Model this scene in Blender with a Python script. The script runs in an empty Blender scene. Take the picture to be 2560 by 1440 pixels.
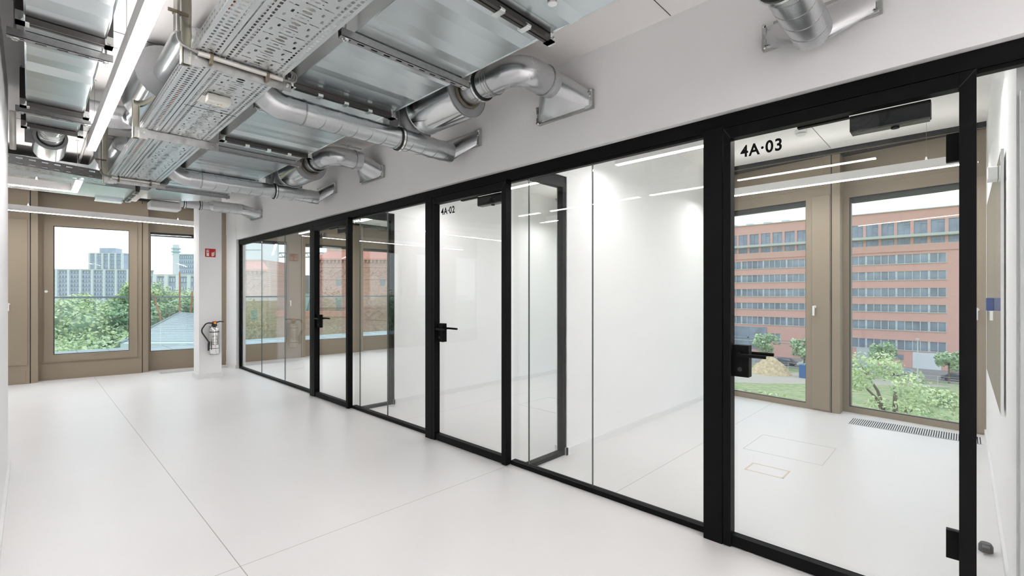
import bpy, bmesh, math, random
from mathutils import Vector, Matrix
PI = math.pi
random.seed(7)
S = bpy.context.scene
COL = S.collection
# ------------------------------------------------------------------ camera
cam_d = bpy.data.cameras.new('camera')
cam = bpy.data.objects.new('camera', cam_d); COL.objects.link(cam)
F_PX = 1167.0
cam_d.sensor_width = 36.0
cam_d.lens = 36.0 * F_PX / 2560.0
cam_d.shift_y = 15.0 / 2560.0
cam_d.clip_start = 0.02; cam_d.clip_end = 3000
YAW = math.atan(1205 / F_PX)
cam.location = (0, 0, 1.4)
cam.rotation_euler = (PI / 2, 0, -YAW)
S.camera = cam
# ------------------------------------------------------------------ sky, exposure
SKY_STRENGTH = 0.82
LAMP_STRENGTH = 30.0
UPLIGHT = 13.0
ROOM_UPLIGHT = 5.0
S.view_settings.view_transform = 'Standard'
S.view_settings.look = 'None'
S.view_settings.exposure = 0.85
S.view_settings.gamma = 1.0
S.view_settings.use_curve_mapping = False
S.cycles.transparent_max_bounces = 40
S.cycles.max_bounces = 12
S.cycles.diffuse_bounces = 7
S.cycles.glossy_bounces = 5
S.cycles.sample_clamp_indirect = 6.0
S.cycles.caustics_reflective = False
S.cycles.caustics_refractive = False
w = bpy.data.worlds.new('overcast_sky'); S.world = w; w.use_nodes = True
nt = w.node_tree; nt.nodes.clear()
def wn(t, **k):
    n = nt.nodes.new(t)
    for a, b in k.items(): setattr(n, a, b)
    return n
out = wn('ShaderNodeOutputWorld'); bg = wn('ShaderNodeBackground')
tc = wn('ShaderNodeTexCoord'); sep = wn('ShaderNodeSeparateXYZ'); cr = wn('ShaderNodeValToRGB')
nz = wn('ShaderNodeTexNoise'); nz.inputs['Scale'].default_value = 3.0; nz.inputs['Detail'].default_value = 6
mp = wn('ShaderNodeMapping'); mp.inputs['Scale'].default_value = (1, 1, 4)
mx = wn('ShaderNodeMixRGB'); mx.blend_type = 'MULTIPLY'; mx.inputs[0].default_value = 0.15
nt.links.new(tc.outputs['Generated'], sep.inputs[0]); nt.links.new(sep.outputs['Z'], cr.inputs[0])
nt.links.new(tc.outputs['Generated'], mp.inputs[0]); nt.links.new(mp.outputs[0], nz.inputs['Vector'])
e = cr.color_ramp.elements
e[0].position = 0.0; e[0].color = (.93, .97, 1, 1)
e[1].position = 0.55; e[1].color = (.80, .88, 1, 1)
nt.links.new(cr.outputs[0], mx.inputs[1]); nt.links.new(nz.outputs['Fac'], mx.inputs[2])
nt.links.new(mx.outputs[0], bg.inputs['Color']); bg.inputs['Strength'].default_value = SKY_STRENGTH * 1.15
nt.links.new(bg.outputs[0], out.inputs[0])
sd = bpy.data.lights.new('sun', 'SUN'); sd.energy = 0.5; sd.angle = math.radians(20); sd.color = (1, .97, .93)
so = bpy.data.objects.new('sun', sd); COL.objects.link(so)
so.rotation_euler = (math.radians(48), 0, math.radians(150)); so.location = (0, -20, 30)

# ------------------------------------------------------------------ materials
def lin(c):
    c = c / 255.0
    return c / 12.92 if c <= .04045 else ((c + .055) / 1.055) ** 2.4
def rgb(r, g, b): return (lin(r), lin(g), lin(b), 1)
MATS = {}
def mat(name, col, rough=.5, metal=0., noise=0., nscale=20., bump=0., bscale=80., spec=.5, emis=None, estr=0., stretch=None, rnoise=0.):
    m = bpy.data.materials.new(name); m.use_nodes = True
    t = m.node_tree; b = t.nodes['Principled BSDF']
    b.inputs['Base Color'].default_value = col; b.inputs['Roughness'].default_value = rough
    b.inputs['Metallic'].default_value = metal; b.inputs['Specular IOR Level'].default_value = spec
    if emis: b.inputs['Emission Color'].default_value = emis; b.inputs['Emission Strength'].default_value = estr
    tcn = t.nodes.new('ShaderNodeTexCoord'); vec = tcn.outputs['Object']
    if stretch:
        mpn = t.nodes.new('ShaderNodeMapping'); mpn.inputs['Scale'].default_value = stretch
        t.links.new(vec, mpn.inputs[0]); vec = mpn.outputs[0]
    if noise > 0 or rnoise > 0:
        n = t.nodes.new('ShaderNodeTexNoise'); n.inputs['Scale'].default_value = nscale; n.inputs['Detail'].default_value = 5
        t.links.new(vec, n.inputs['Vector'])
        if noise > 0:
            r = t.nodes.new('ShaderNodeMapRange'); r.inputs[3].default_value = 1 - noise; r.inputs[4].default_value = 1 + noise
            r.inputs[1].default_value = .3; r.inputs[2].default_value = .7
            t.links.new(n.outputs['Fac'], r.inputs[0])
            v = t.nodes.new('ShaderNodeVectorMath'); v.operation = 'SCALE'; v.inputs[0].default_value = col[:3]
            t.links.new(r.outputs[0], v.inputs['Scale']); t.links.new(v.outputs[0], b.inputs['Base Color'])
        if rnoise > 0:
            r2 = t.nodes.new('ShaderNodeMapRange'); r2.inputs[3].default_value = max(.02, rough - rnoise); r2.inputs[4].default_value = rough + rnoise
            r2.inputs[1].default_value = .3; r2.inputs[2].default_value = .7
            t.links.new(n.outputs['Fac'], r2.inputs[0]); t.links.new(r2.outputs[0], b.inputs['Roughness'])
    if bump > 0:
        n2 = t.nodes.new('ShaderNodeTexNoise'); n2.inputs['Scale'].default_value = bscale; n2.inputs['Detail'].default_value = 3
        bp = t.nodes.new('ShaderNodeBump'); bp.inputs['Strength'].default_value = bump; bp.inputs['Distance'].default_value = .01
        t.links.new(vec, n2.inputs['Vector']); t.links.new(n2.outputs['Fac'], bp.inputs['Height']); t.links.new(bp.outputs[0], b.inputs['Normal'])
    MATS[name] = m
    return m
def glassmat(name, tint=(.965, .985, .975), refl=.05, glossc=(1, 1, 1)):
    m = bpy.data.materials.new(name); m.use_nodes = True; t = m.node_tree; t.nodes.clear()
    o = t.nodes.new('ShaderNodeOutputMaterial'); mix = t.nodes.new('ShaderNodeMixShader')
    tr = t.nodes.new('ShaderNodeBsdfTransparent'); gl = t.nodes.new('ShaderNodeBsdfGlossy')
    tr.inputs[0].default_value = (*tint, 1); gl.inputs['Roughness'].default_value = 0.0; gl.inputs['Color'].default_value = (*glossc, 1)
    lw = t.nodes.new('ShaderNodeLayerWeight'); lw.inputs[0].default_value = .5
    p = t.nodes.new('ShaderNodeMath'); p.operation = 'POWER'; p.inputs[1].default_value = 5
    a = t.nodes.new('ShaderNodeMath'); a.operation = 'MULTIPLY_ADD'; a.inputs[1].default_value = .9; a.inputs[2].default_value = refl
    t.links.new(lw.outputs['Facing'], p.inputs[0]); t.links.new(p.outputs[0], a.inputs[0]); t.links.new(a.outputs[0], mix.inputs[0])
    t.links.new(tr.outputs[0], mix.inputs[1]); t.links.new(gl.outputs[0], mix.inputs[2]); t.links.new(mix.outputs[0], o.inputs[0])
    MATS[name] = m
    return m
def emit(name, col, s):
    m = bpy.data.materials.new(name); m.use_nodes = True; t = m.node_tree; t.nodes.clear()
    o = t.nodes.new('ShaderNodeOutputMaterial'); em = t.nodes.new('ShaderNodeEmission')
    em.inputs[0].default_value = col; em.inputs[1].default_value = s; t.links.new(em.outputs[0], o.inputs[0]); return m

M_wall = mat('white_paint', (.88, .88, .885, 1), .75, bump=.05, bscale=300)
M_ceil = mat('ceiling_paint', (.87, .85, .835, 1), .8, bump=.04, bscale=200)
M_base = mat('white_baseboard', (.80, .80, .80, 1), .45)
M_bronze = mat('bronze_coated_panel', rgb(143, 131, 114), .5, 0., noise=.03, nscale=300, spec=.35)
M_bronze_d = mat('bronze_bracket', rgb(120, 110, 92), .5)
M_black = mat('black_powder_coat', (.0022, .0022, .0026, 1), .5, spec=.12)
M_gasket = mat('black_gasket', (.012, .013, .014, 1), .6)
M_rail = mat('dark_flange_rail', (.075, .068, .066, 1), .38, .7)
M_blind = mat('dark_blind_box', (.05, .052, .055, 1), .5, .5)
M_zinc = mat('galvanised_sheet', (.62, .67, .68, 1), .27, 1., noise=.03, nscale=2)
M_spiral = mat('spiral_galvanised_pipe', (.58, .60, .61, 1), .28, 1., noise=.14, nscale=240)
M_elbow = mat('smooth_zinc_elbow', (.52, .53, .54, 1), .24, 1., noise=.06, nscale=8, rnoise=.05)
M_sil = mat('polished_zinc_silencer', (.74, .755, .76, 1), .17, 1., noise=.03, nscale=4)
M_disc = mat('grey_silencer_face', (.42, .43, .44, 1), .5, .6, noise=.06, nscale=200)
M_chan = mat('perforated_steel_channel', (.36, .36, .36, 1), .4, .9, noise=.1, nscale=40)
M_tray = mat('steel_cable_tray', (.68, .71, .72, 1), .34, 1.)
M_beam = mat('dull_zinc_bracket', (.50, .50, .49, 1), .38, 1., noise=.12, nscale=30)
M_conduit = mat('cream_metal_conduit', (.62, .60, .56, 1), .35, .6, noise=.06, nscale=30)
M_post = mat('brass_toned_post', (.52, .50, .42, 1), .35, .9, noise=.06, nscale=40)
M_rubber = mat('black_rubber', (.01, .01, .01, 1), .45)
M_bolt = mat('bright_zinc_clip', (.8, .82, .80, 1), .22, 1.)
M_orange = mat('orange_cable', rgb(226, 92, 36), .5)
M_grey_cable = mat('grey_cable', (.30, .29, .28, 1), .5)
M_hole = mat('slot_dark', (.012, .012, .012, 1), .8)
M_lampbody = mat('white_lamp_housing', (.78, .77, .76, 1), .5)
M_lampglow = emit('lamp_diffuser_glow', (1, .972, .968, 1), LAMP_STRENGTH)
M_lampup = emit('lamp_uplight_glow', (1, .965, .945, 1), UPLIGHT)
M_lampup2 = emit('room_lamp_uplight_glow', (1, .965, .945, 1), ROOM_UPLIGHT)
M_white = mat('white_plastic', (.80, .80, .79, 1), .35)
M_cream = mat('cream_plastic', (.78, .77, .72, 1), .45)
M_chrome = mat('chrome_cylinder', (.86, .85, .84, 1), .09, 1.)
M_red = mat('sign_red', rgb(188, 26, 32), .4)
M_red2 = mat('valve_red', rgb(190, 40, 30), .35)
M_yellow = mat('valve_yellow', rgb(240, 180, 40), .4)
M_signwhite = mat('sign_white', (.85, .85, .78, 1), .5)
M_glass = glassmat('clear_partition_glass', (.985, .992, .988), .032)
M_gedge = mat('glass_edge', (.05, .07, .065, 1), .3)
M_wglass = glassmat('window_glass', (.93, .965, .955), .02)
M_railglass = glassmat('railing_glass', (.93, .97, .97), .03)
M_blue = mat('blue_pad', rgb(28, 62, 130), .6)
M_greypanel = mat('grey_panel', (.50, .52, .52, 1), .5)
M_stopper = mat('dark_stopper', (.03, .03, .032, 1), .5)

def boardmat():
    m = bpy.data.materials.new('glossy_white_glass_board'); m.use_nodes = True; t = m.node_tree; t.nodes.clear()
    o = t.nodes.new('ShaderNodeOutputMaterial'); mix = t.nodes.new('ShaderNodeMixShader')
    d = t.nodes.new('ShaderNodeBsdfDiffuse'); d.inputs[0].default_value = (.75, .78, .77, 1)
    gl = t.nodes.new('ShaderNodeBsdfGlossy'); gl.inputs['Roughness'].default_value = 0.0; gl.inputs[0].default_value = (.92, .95, .94, 1)
    lw = t.nodes.new('ShaderNodeLayerWeight'); lw.inputs[0].default_value = .5
    p = t.nodes.new('ShaderNodeMath'); p.operation = 'POWER'; p.inputs[1].default_value = 3.5
    a = t.nodes.new('ShaderNodeMath'); a.operation = 'MULTIPLY_ADD'; a.inputs[1].default_value = .94; a.inputs[2].default_value = .05
    t.links.new(lw.outputs['Facing'], p.inputs[0]); t.links.new(p.outputs[0], a.inputs[0]); t.links.new(a.outputs[0], mix.inputs[0])
    t.links.new(d.outputs[0], mix.inputs[1]); t.links.new(gl.outputs[0], mix.inputs[2]); t.links.new(mix.outputs[0], o.inputs[0])
    return m
M_board = boardmat()

def mathn(t, op, a, b=None, c=None):
    n = t.nodes.new('ShaderNodeMath'); n.operation = op
    for i, v in enumerate((a, b, c)):
        if v is None: continue
        if isinstance(v, (int, float)): n.inputs[i].default_value = v
        else: t.links.new(v, n.inputs[i])
    return n.outputs[0]
def floormat():
    m = bpy.data.materials.new('pale_linoleum_floor'); m.use_nodes = True; t = m.node_tree; b = t.nodes['Principled BSDF']
    tc = t.nodes.new('ShaderNodeTexCoord'); s = t.nodes.new('ShaderNodeSeparateXYZ'); t.links.new(tc.outputs['Object'], s.inputs[0])
    X, Y = s.outputs[0], s.outputs[1]
    def line(v, at, hw): return mathn(t, 'LESS_THAN', mathn(t, 'ABSOLUTE', mathn(t, 'SUBTRACT', v, at)), hw)
    cor = mathn(t, 'LESS_THAN', X, 2.75); room = mathn(t, 'GREATER_THAN', X, 2.78)
    l1 = mathn(t, 'MULTIPLY', line(X, .752, .0022), cor)
    l2 = mathn(t, 'MULTIPLY', mathn(t, 'MULTIPLY', line(Y, 2.672, .0018), cor), mathn(t, 'GREATER_THAN', X, .2))
    l3 = mathn(t, 'MULTIPLY', line(Y, 1.765, .0018), room)
    l4 = mathn(t, 'MULTIPLY', line(Y, 4.47, .002), room)
    l = mathn(t, 'MINIMUM', mathn(t, 'ADD', mathn(t, 'ADD', l1, l2), mathn(t, 'ADD', l3, l4)), 1)
    n = t.nodes.new('ShaderNodeTexNoise'); n.inputs['Scale'].default_value = 1.6; n.inputs['Detail'].default_value = 8; t.links.new(tc.outputs['Object'], n.inputs['Vector'])
    r = t.nodes.new('ShaderNodeMapRange'); r.inputs[3].default_value = .97; r.inputs[4].default_value = 1.02; t.links.new(n.outputs['Fac'], r.inputs[0])
    v = t.nodes.new('ShaderNodeVectorMath'); v.operation = 'SCALE'; v.inputs[0].default_value = (.765, .755, .753); t.links.new(r.outputs[0], v.inputs['Scale'])
    mx = t.nodes.new('ShaderNodeMixRGB'); t.links.new(l, mx.inputs[0]); t.links.new(v.outputs[0], mx.inputs[1]); mx.inputs[2].default_value = (.36, .35, .33, 1)
    t.links.new(mx.outputs[0], b.inputs['Base Color']); b.inputs['Roughness'].default_value = .34; b.inputs['Specular IOR Level'].default_value = .42
    n2 = t.nodes.new('ShaderNodeTexNoise'); n2.inputs['Scale'].default_value = 120; t.links.new(tc.outputs['Object'], n2.inputs['Vector'])
    bp = t.nodes.new('ShaderNodeBump'); bp.inputs['Strength'].default_value = .03; bp.inputs['Distance'].default_value = .01
    t.links.new(n2.outputs['Fac'], bp.inputs['Height']); t.links.new(bp.outputs[0], b.inputs['Normal'])
    return m
M_floor = floormat()
def brickmat(name, c1, c2, mortar, scale, w=.26, h=.075, op='ADD'):
    m = bpy.data.materials.new(name); m.use_nodes = True; t = m.node_tree; b = t.nodes['Principled BSDF']
    tc = t.nodes.new('ShaderNodeTexCoord'); s = t.nodes.new('ShaderNodeSeparateXYZ'); t.links.new(tc.outputs['Object'], s.inputs[0])
    cb = t.nodes.new('ShaderNodeCombineXYZ'); t.links.new(mathn(t, op, s.outputs[0], s.outputs[1]), cb.inputs[0]); t.links.new(s.outputs[2], cb.inputs[1])
    br = t.nodes.new('ShaderNodeTexBrick'); br.inputs['Color1'].default_value = c1; br.inputs['Color2'].default_value = c2; br.inputs['Mortar'].default_value = mortar
    br.inputs['Scale'].default_value = scale; br.inputs['Brick Width'].default_value = w; br.inputs['Row Height'].default_value = h; br.inputs['Mortar Size'].default_value = .008
    t.links.new(cb.outputs[0], br.inputs['Vector'])
    n = t.nodes.new('ShaderNodeTexNoise'); n.inputs['Scale'].default_value = .8; n.inputs['Detail'].default_value = 6; t.links.new(tc.outputs['Object'], n.inputs['Vector'])
    mx = t.nodes.new('ShaderNodeMixRGB'); mx.blend_type = 'MULTIPLY'; mx.inputs[0].default_value = .12
    t.links.new(br.outputs[0], mx.inputs[1]); t.links.new(n.outputs['Fac'], mx.inputs[2]); t.links.new(mx.outputs[0], b.inputs['Base Color'])
    b.inputs['Roughness'].default_value = .9
    return m
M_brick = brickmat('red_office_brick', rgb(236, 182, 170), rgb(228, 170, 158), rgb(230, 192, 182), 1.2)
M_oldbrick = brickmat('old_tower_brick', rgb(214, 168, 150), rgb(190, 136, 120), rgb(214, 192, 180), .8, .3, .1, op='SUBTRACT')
M_tile = mat('clay_roof_tiles', rgb(220, 150, 134), .8, noise=.05, nscale=3)
M_stone = mat('light_window_frame', rgb(205, 212, 218), .6)
M_conc = mat('pale_concrete', rgb(200, 205, 200), .8)
M_win = mat('office_window_glass', rgb(140, 154, 172), .12, .0, noise=.3, nscale=.35, spec=.9)
M_white_ext = mat('white_cladding', rgb(228, 232, 238), .7)
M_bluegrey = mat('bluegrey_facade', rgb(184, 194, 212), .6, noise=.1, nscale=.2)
M_slabwin = mat('slab_window_band', rgb(146, 160, 184), .3)
M_greyclad = mat('grey_cladding', rgb(128, 136, 142), .6)
M_teal = mat('teal_glazing', rgb(172, 208, 212), .3)
M_metalroof = mat('pale_metal_roof', rgb(216, 222, 226), .5)
M_deck = mat('terrace_paving', rgb(176, 186, 190), .7, noise=.08, nscale=3)
M_leafa = mat('leaf_green_light', rgb(212, 224, 178), .7, noise=.25, nscale=.8)  # leaf greens are lightened, putting distance haze into their colour
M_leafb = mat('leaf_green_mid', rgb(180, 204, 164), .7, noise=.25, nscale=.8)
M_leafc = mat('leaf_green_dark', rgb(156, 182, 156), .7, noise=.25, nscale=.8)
M_bark = mat('bark', rgb(110, 98, 84), .9)
M_carblue = mat('car_paint_blue', rgb(40, 100, 165), .3)
M_carwhite = mat('car_paint_white', rgb(230, 234, 238), .3)
M_cardark = mat('car_paint_dark', rgb(70, 78, 92), .3)
M_cargrey = mat('car_paint_silver', rgb(170, 176, 182), .3, .3)
M_tyre = mat('tyre', (.03, .03, .03, 1), .8)
M_crane = mat('crane_steel', rgb(110, 130, 145), .5)
M_rust = mat('rusty_pole', rgb(196, 130, 104), .7)
M_straw = mat('straw_heap', rgb(206, 184, 150), .9, noise=.3, nscale=2, bump=1, bscale=3)

def groundmat():
    m = bpy.data.materials.new('grass_and_sand_ground'); m.use_nodes = True; t = m.node_tree; b = t.nodes['Principled BSDF']
    tc = t.nodes.new('ShaderNodeTexCoord'); s = t.nodes.new('ShaderNodeSeparateXYZ'); t.links.new(tc.outputs['Object'], s.inputs[0])
    n = t.nodes.new('ShaderNodeTexNoise'); n.inputs['Scale'].default_value = .12; n.inputs['Detail'].default_value = 8; t.links.new(tc.outputs['Object'], n.inputs['Vector'])
    n2 = t.nodes.new('ShaderNodeTexNoise'); n2.inputs['Scale'].default_value = 1.1; n2.inputs['Detail'].default_value = 8; t.links.new(tc.outputs['Object'], n2.inputs['Vector'])
    xx = mathn(t, 'ADD', s.outputs[0], mathn(t, 'MULTIPLY', mathn(t, 'SUBTRACT', n.outputs['Fac'], .5), 16))
    g = t.nodes.new('ShaderNodeValToRGB'); g.color_ramp.elements[0].position = .38; g.color_ramp.elements[0].color = rgb(132, 160, 112)
    g.color_ramp.elements[1].position = .62; g.color_ramp.elements[1].color = rgb(176, 176, 136); t.links.new(n2.outputs['Fac'], g.inputs[0])
    xs = mathn(t, 'ADD', mathn(t, 'ADD', s.outputs[0], mathn(t, 'MULTIPLY', mathn(t, 'SUBTRACT', n.outputs['Fac'], .5), 6)), mathn(t, 'MULTIPLY', s.outputs[1], .78))
    band = mathn(t, 'MULTIPLY', mathn(t, 'GREATER_THAN', xs, 103.5), mathn(t, 'MULTIPLY', mathn(t, 'LESS_THAN', xs, 118), mathn(t, 'LESS_THAN', s.outputs[0], 103)))
    mx = t.nodes.new('ShaderNodeMixRGB'); t.links.new(band, mx.inputs[0]); t.links.new(g.outputs[0], mx.inputs[1]); mx.inputs[2].default_value = rgb(186, 178, 168)
    road = mathn(t, 'GREATER_THAN', s.outputs[0], 106.5)
    mx2 = t.nodes.new('ShaderNodeMixRGB'); t.links.new(road, mx2.inputs[0]); t.links.new(mx.outputs[0], mx2.inputs[1]); mx2.inputs[2].default_value = rgb(150, 150, 150)
    t.links.new(mx2.outputs[0], b.inputs['Base Color']); b.inputs['Roughness'].default_value = .95
    return m
M_ground = groundmat()

# ------------------------------------------------------------------ mesh helpers
class MB:
    def __init__(s): s.v = []; s.f = []; s.m = []; s.cur = 0
    def add(s, vs, fs):
        o = len(s.v); s.v += [tuple(v) for v in vs]; s.f += [tuple(i + o for i in f) for f in fs]; s.m += [s.cur] * len(fs); return s
    def box(s, x0, x1, y0, y1, z0, z1):
        return s.hexa([(x0, y0), (x1, y0), (x1, y1), (x0, y1)], z0, z1)
    def hexa(s, pts, z0, z1):   # vertical prism over 2-D polygon
        n = len(pts); vs = [(p[0], p[1], z0) for p in pts] + [(p[0], p[1], z1) for p in pts]
        fs = [tuple(range(n - 1, -1, -1)), tuple(range(n, 2 * n))] + [(i, (i + 1) % n, n + (i + 1) % n, n + i) for i in range(n)]
        return s.add(vs, fs)
    def T(s, fn, a0, a1, b0, b1, z0, z1):   # box through a mapping (a,b,z)->world
        vs = [fn(a, b, z) for z in (z0, z1) for a, b in ((a0, b0), (a1, b0), (a1, b1), (a0, b1))]
        return s.add(vs, [(3, 2, 1, 0), (4, 5, 6, 7), (0, 1, 5, 4), (1, 2, 6, 5), (2, 3, 7, 6), (3, 0, 4, 7)])
    def tube(s, path, r, n=20, caps=True, hollow=False):
        P = [Vector(p) for p in path]; k = len(P); R = r if isinstance(r, (list, tuple)) else [r] * k
        tan = []
        for i in range(k):
            a = P[max(i - 1, 0)]; b = P[min(i + 1, k - 1)]
            t = (b - a)
            if t.length < 1e-9: t = Vector((0, 0, 1))
            tan.append(t.normalized())
        up = Vector((0, 0, 1)) if abs(tan[0].z) < .9 else Vector((1, 0, 0))
        nrm = (up - tan[0] * up.dot(tan[0])).normalized(); vs = []
        for i in range(k):
            nrm = (nrm - tan[i] * nrm.dot(tan[i])).normalized(); bi = tan[i].cross(nrm)
            for j in range(n):
                a = 2 * PI * j / n; vs.append(P[i] + (nrm * math.cos(a) + bi * math.sin(a)) * R[i])
        fs = [(i * n + j, i * n + (j + 1) % n, (i + 1) * n + (j + 1) % n, (i + 1) * n + j) for i in range(k - 1) for j in range(n)]
        if caps: fs += [tuple(range(n - 1, -1, -1)), tuple((k - 1) * n + j for j in range(n))]
        return s.add(vs, fs)
    def ring(s, c, d, r, w, t=.004, n=28):   # band around an axis
        c = Vector(c); d = Vector(d).normalized()
        return s.tube([c - d * w / 2, c - d * w / 2 + d * 1e-4, c + d * w / 2 - d * 1e-4, c + d * w / 2], [r - t, r + t, r + t, r - t], n, False)
    def loft(s, A, B, caps=False):
        n = len(A); s.add(list(A) + list(B), [(i, (i + 1) % n, n + (i + 1) % n, n + i) for i in range(n)]); return s
    def disc(s, c, d, r, n=28, r2=None):
        c = Vector(c); d = Vector(d).normalized(); up = Vector((0, 0, 1)) if abs(d.z) < .9 else Vector((1, 0, 0))
        a = (up - d * up.dot(d)).normalized(); b = d.cross(a)
        vs = [c + (a * math.cos(2 * PI * j / n) + b * math.sin(2 * PI * j / n)) * r for j in range(n)]
        return s.add(vs, [tuple(range(n))])
    def build(s, name, m, parent=None, loc=None, smooth=False, bevel=0, kind=None):
        me = bpy.data.meshes.new(name)
        if parent is not None:
            root = parent
            while root.parent: root = root.parent
            L = root.location
        else:
            if loc is None:
                xs = [v[0] for v in s.v]; ys = [v[1] for v in s.v]; zs = [v[2] for v in s.v]
                loc = ((min(xs) + max(xs)) / 2, (min(ys) + max(ys)) / 2, min(zs))
            L = Vector(loc)
        me.from_pydata([(v[0] - L[0], v[1] - L[1], v[2] - L[2]) for v in s.v], [], s.f)
        for mm in (m if isinstance(m, (list, tuple)) else [m]): me.materials.append(mm)
        if isinstance(m, (list, tuple)):
            for p, k in zip(me.polygons, s.m): p.material_index = k
        bm = bmesh.new(); bm.from_mesh(me); bmesh.ops.recalc_face_normals(bm, faces=bm.faces)
        if smooth:
            for f in bm.faces: f.smooth = True
            for e in bm.edges:
                if len(e.link_faces) == 2 and e.calc_face_angle(0) > .6: e.smooth = False
        bm.to_mesh(me); bm.free()
        o = bpy.data.objects.new(name, me); COL.objects.link(o)
        if parent is not None: o.parent = parent
        else: o.location = L
        if bevel:
            b = o.modifiers.new('bevel', 'BEVEL'); b.width = bevel; b.segments = 2; b.limit_method = 'ANGLE'
        if kind: o['kind'] = kind
        return o
def tag(o, label, cat=None, group=None, kind=None):
    o['label'] = label
    if cat: o['category'] = cat
    if group: o['group'] = group
    if kind: o['kind'] = kind
    return o
def thing(name, label, cat, loc, group=None, kind=None):
    o = bpy.data.objects.new(name, None); COL.objects.link(o); o.location = loc; o.empty_display_size = .1
    return tag(o, label, cat, group, kind)
def copy_tree(o, off, label=None, parent=None):
    c = o.copy(); COL.objects.link(c)
    if parent is None: c.location = Vector(o.location) + Vector(off)
    else: c.parent = parent
    if label and parent is None: c['label'] = label
    for ch in list(o.children): copy_tree(ch, off, None, c)
    return c
def fillet(pts, r, n=10):
    P = [Vector(p) for p in pts]; out = [P[0]]
    for i in range(1, len(P) - 1):
        a = (P[i - 1] - P[i]); b = (P[i + 1] - P[i]); la, lb = a.length, b.length; a.normalize(); b.normalize()
        ang = a.angle(b); d = min(r / math.tan(ang / 2), la * .49, lb * .49); rr = d * math.tan(ang / 2)
        p0 = P[i] + a * d; p1 = P[i] + b * d; c = P[i] + (a + b).normalized() * (rr / math.sin(ang / 2))
        u = p0 - c; v = p1 - c; th = u.angle(v)
        for k in range(n + 1):
            t = k / n; out.append(c + (u * math.sin((1 - t) * th) + v * math.sin(t * th)) / math.sin(th))
    out.append(P[-1]); return out

# ------------------------------------------------------------------ room shell
ZC = 3.08
struct = lambda mb, name, m, label, **k: tag(mb.build(name, m, kind='structure', **k), label, None)
fl = MB(); fl.box(-4, 6.95, -7.2, 10.78, -.12, 0)
tag(fl.build('floor', M_floor, loc=(0, 0, 0), kind='structure'), 'pale seamless floor with fine panel joints')
c = MB(); c.box(-4, 2.70, -7.2, 10.36, ZC, ZC + .15); c.box(2.70, 6.46, -3.6, 10.36, ZC, ZC + .15)
struct(c, 'ceiling', M_ceil, 'off-white ceiling slab above ducts and lamps')
XW = 2.70
a = MB()
a.box(XW, XW + .16, -.34, 9.86, 2.42, ZC); a.box(XW, XW + .16, 9.845, 10.60, 0, ZC); a.box(XW, XW + .16, -7.2, -.34, 0, ZC)
struct(a, 'wall_right', M_wall, 'white wall above the black framed glass front')
a = MB(); a.box(-.33, -.123, -.6, 5.53, 0, ZC); struct(a, 'wall_left', M_wall, 'white wall edge beside the camera on the left')
a = MB(); a.box(-.123, -.108, -.6, 5.545, 0, .06); a.box(-.33, -.108, 5.53, 5.545, 0, .06); struct(a, 'baseboard_left', M_base, 'white baseboard along the left wall edge')
a = MB(); a.box(-4, 6.9, -7.35, -7.2, 0, ZC); struct(a, 'wall_back', M_wall, 'white wall behind the camera')
a = MB(); a.box(-4.15, -4, -7.2, 10.7, 0, ZC); struct(a, 'wall_far_left', M_wall, 'white wall at the far left side')
# cross walls between the rooms
def crosswall(name, ya, yb, x0, label):
    q = MB(); q.box(x0, 6.86, ya, yb, 0, ZC); struct(q, name, M_wall, label)
crosswall('wall_room_middle', 2.485, 2.60, 3.255, 'white wall between rooms 4A-03 and 4A-02')
crosswall('wall_room_far', 5.20, 5.315, 3.225, 'white wall between rooms 4A-02 and 4A-01')
crosswall('wall_room_near', -.275, -.157, 2.87, 'white side wall of room 4A-03 with glass board')
a = MB(); a.box(3.24, 6.80, 2.472, 2.486, 0, .062); a.box(3.24, 3.256, 2.472, 2.61, 0, .062)
struct(a, 'baseboard_middle', M_base, 'white baseboard of the wall in room 4A-03')
a = MB(); a.box(3.21, 6.80, 5.187, 5.201, 0, .062); a.box(3.21, 3.226, 5.187, 5.32, 0, .062)
struct(a, 'baseboard_far', M_base, 'white baseboard of the wall in room 4A-02')
a = MB(); a.box(2.87, 6.6, -.158, -.144, 0, .062); struct(a, 'baseboard_near', M_base, 'white baseboard under the glass board')
a = MB(); a.box(2.686, 2.701, 9.85, 10.46, 0, .062); a.box(2.686, 2.86, 9.835, 9.85, 0, .062)
struct(a, 'baseboard_right', M_base, 'white baseboard at the end of the glass front')
# short lowered header inside room walls above glass (fills return panels up to the ceiling)
for i, (ya, yb, xe) in enumerate(((2.485, 2.60, 3.255), (5.20, 5.315, 3.225), (-.275, -.157, 2.87))):
    q = MB(); q.box(XW + .16, xe, ya, yb, 2.42, ZC); struct(q, 'trim_%d' % (20 + i), M_wall, 'white wall strip above the short glass return')
# column with base
q = MB(); q.box(1.936, 2.262, 9.05, 9.40, 0, ZC); struct(q, 'column', M_wall, 'white square column with fire extinguisher and red sign')
q = MB(); q.hexa([(1.918, 9.032), (2.28, 9.032), (2.28, 9.418), (1.918, 9.418)], 0, .075)
tag(q.build('baseboard_column', M_base, kind='structure'), 'white base around the square column')
# ceiling shadow seam lines
q = MB()
for y in (1.27, 3.9, 6.5): q.box(-.1, 2.69, y, y + .004, ZC - .002, ZC + .001)
for y in (1.1, 3.9, 8.0): q.box(2.87, 6.4, y, y + .004, ZC - .002, ZC + .001)
struct(q, 'trim_1', M_rail, 'fine dark seams in the ceiling boards')

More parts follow.
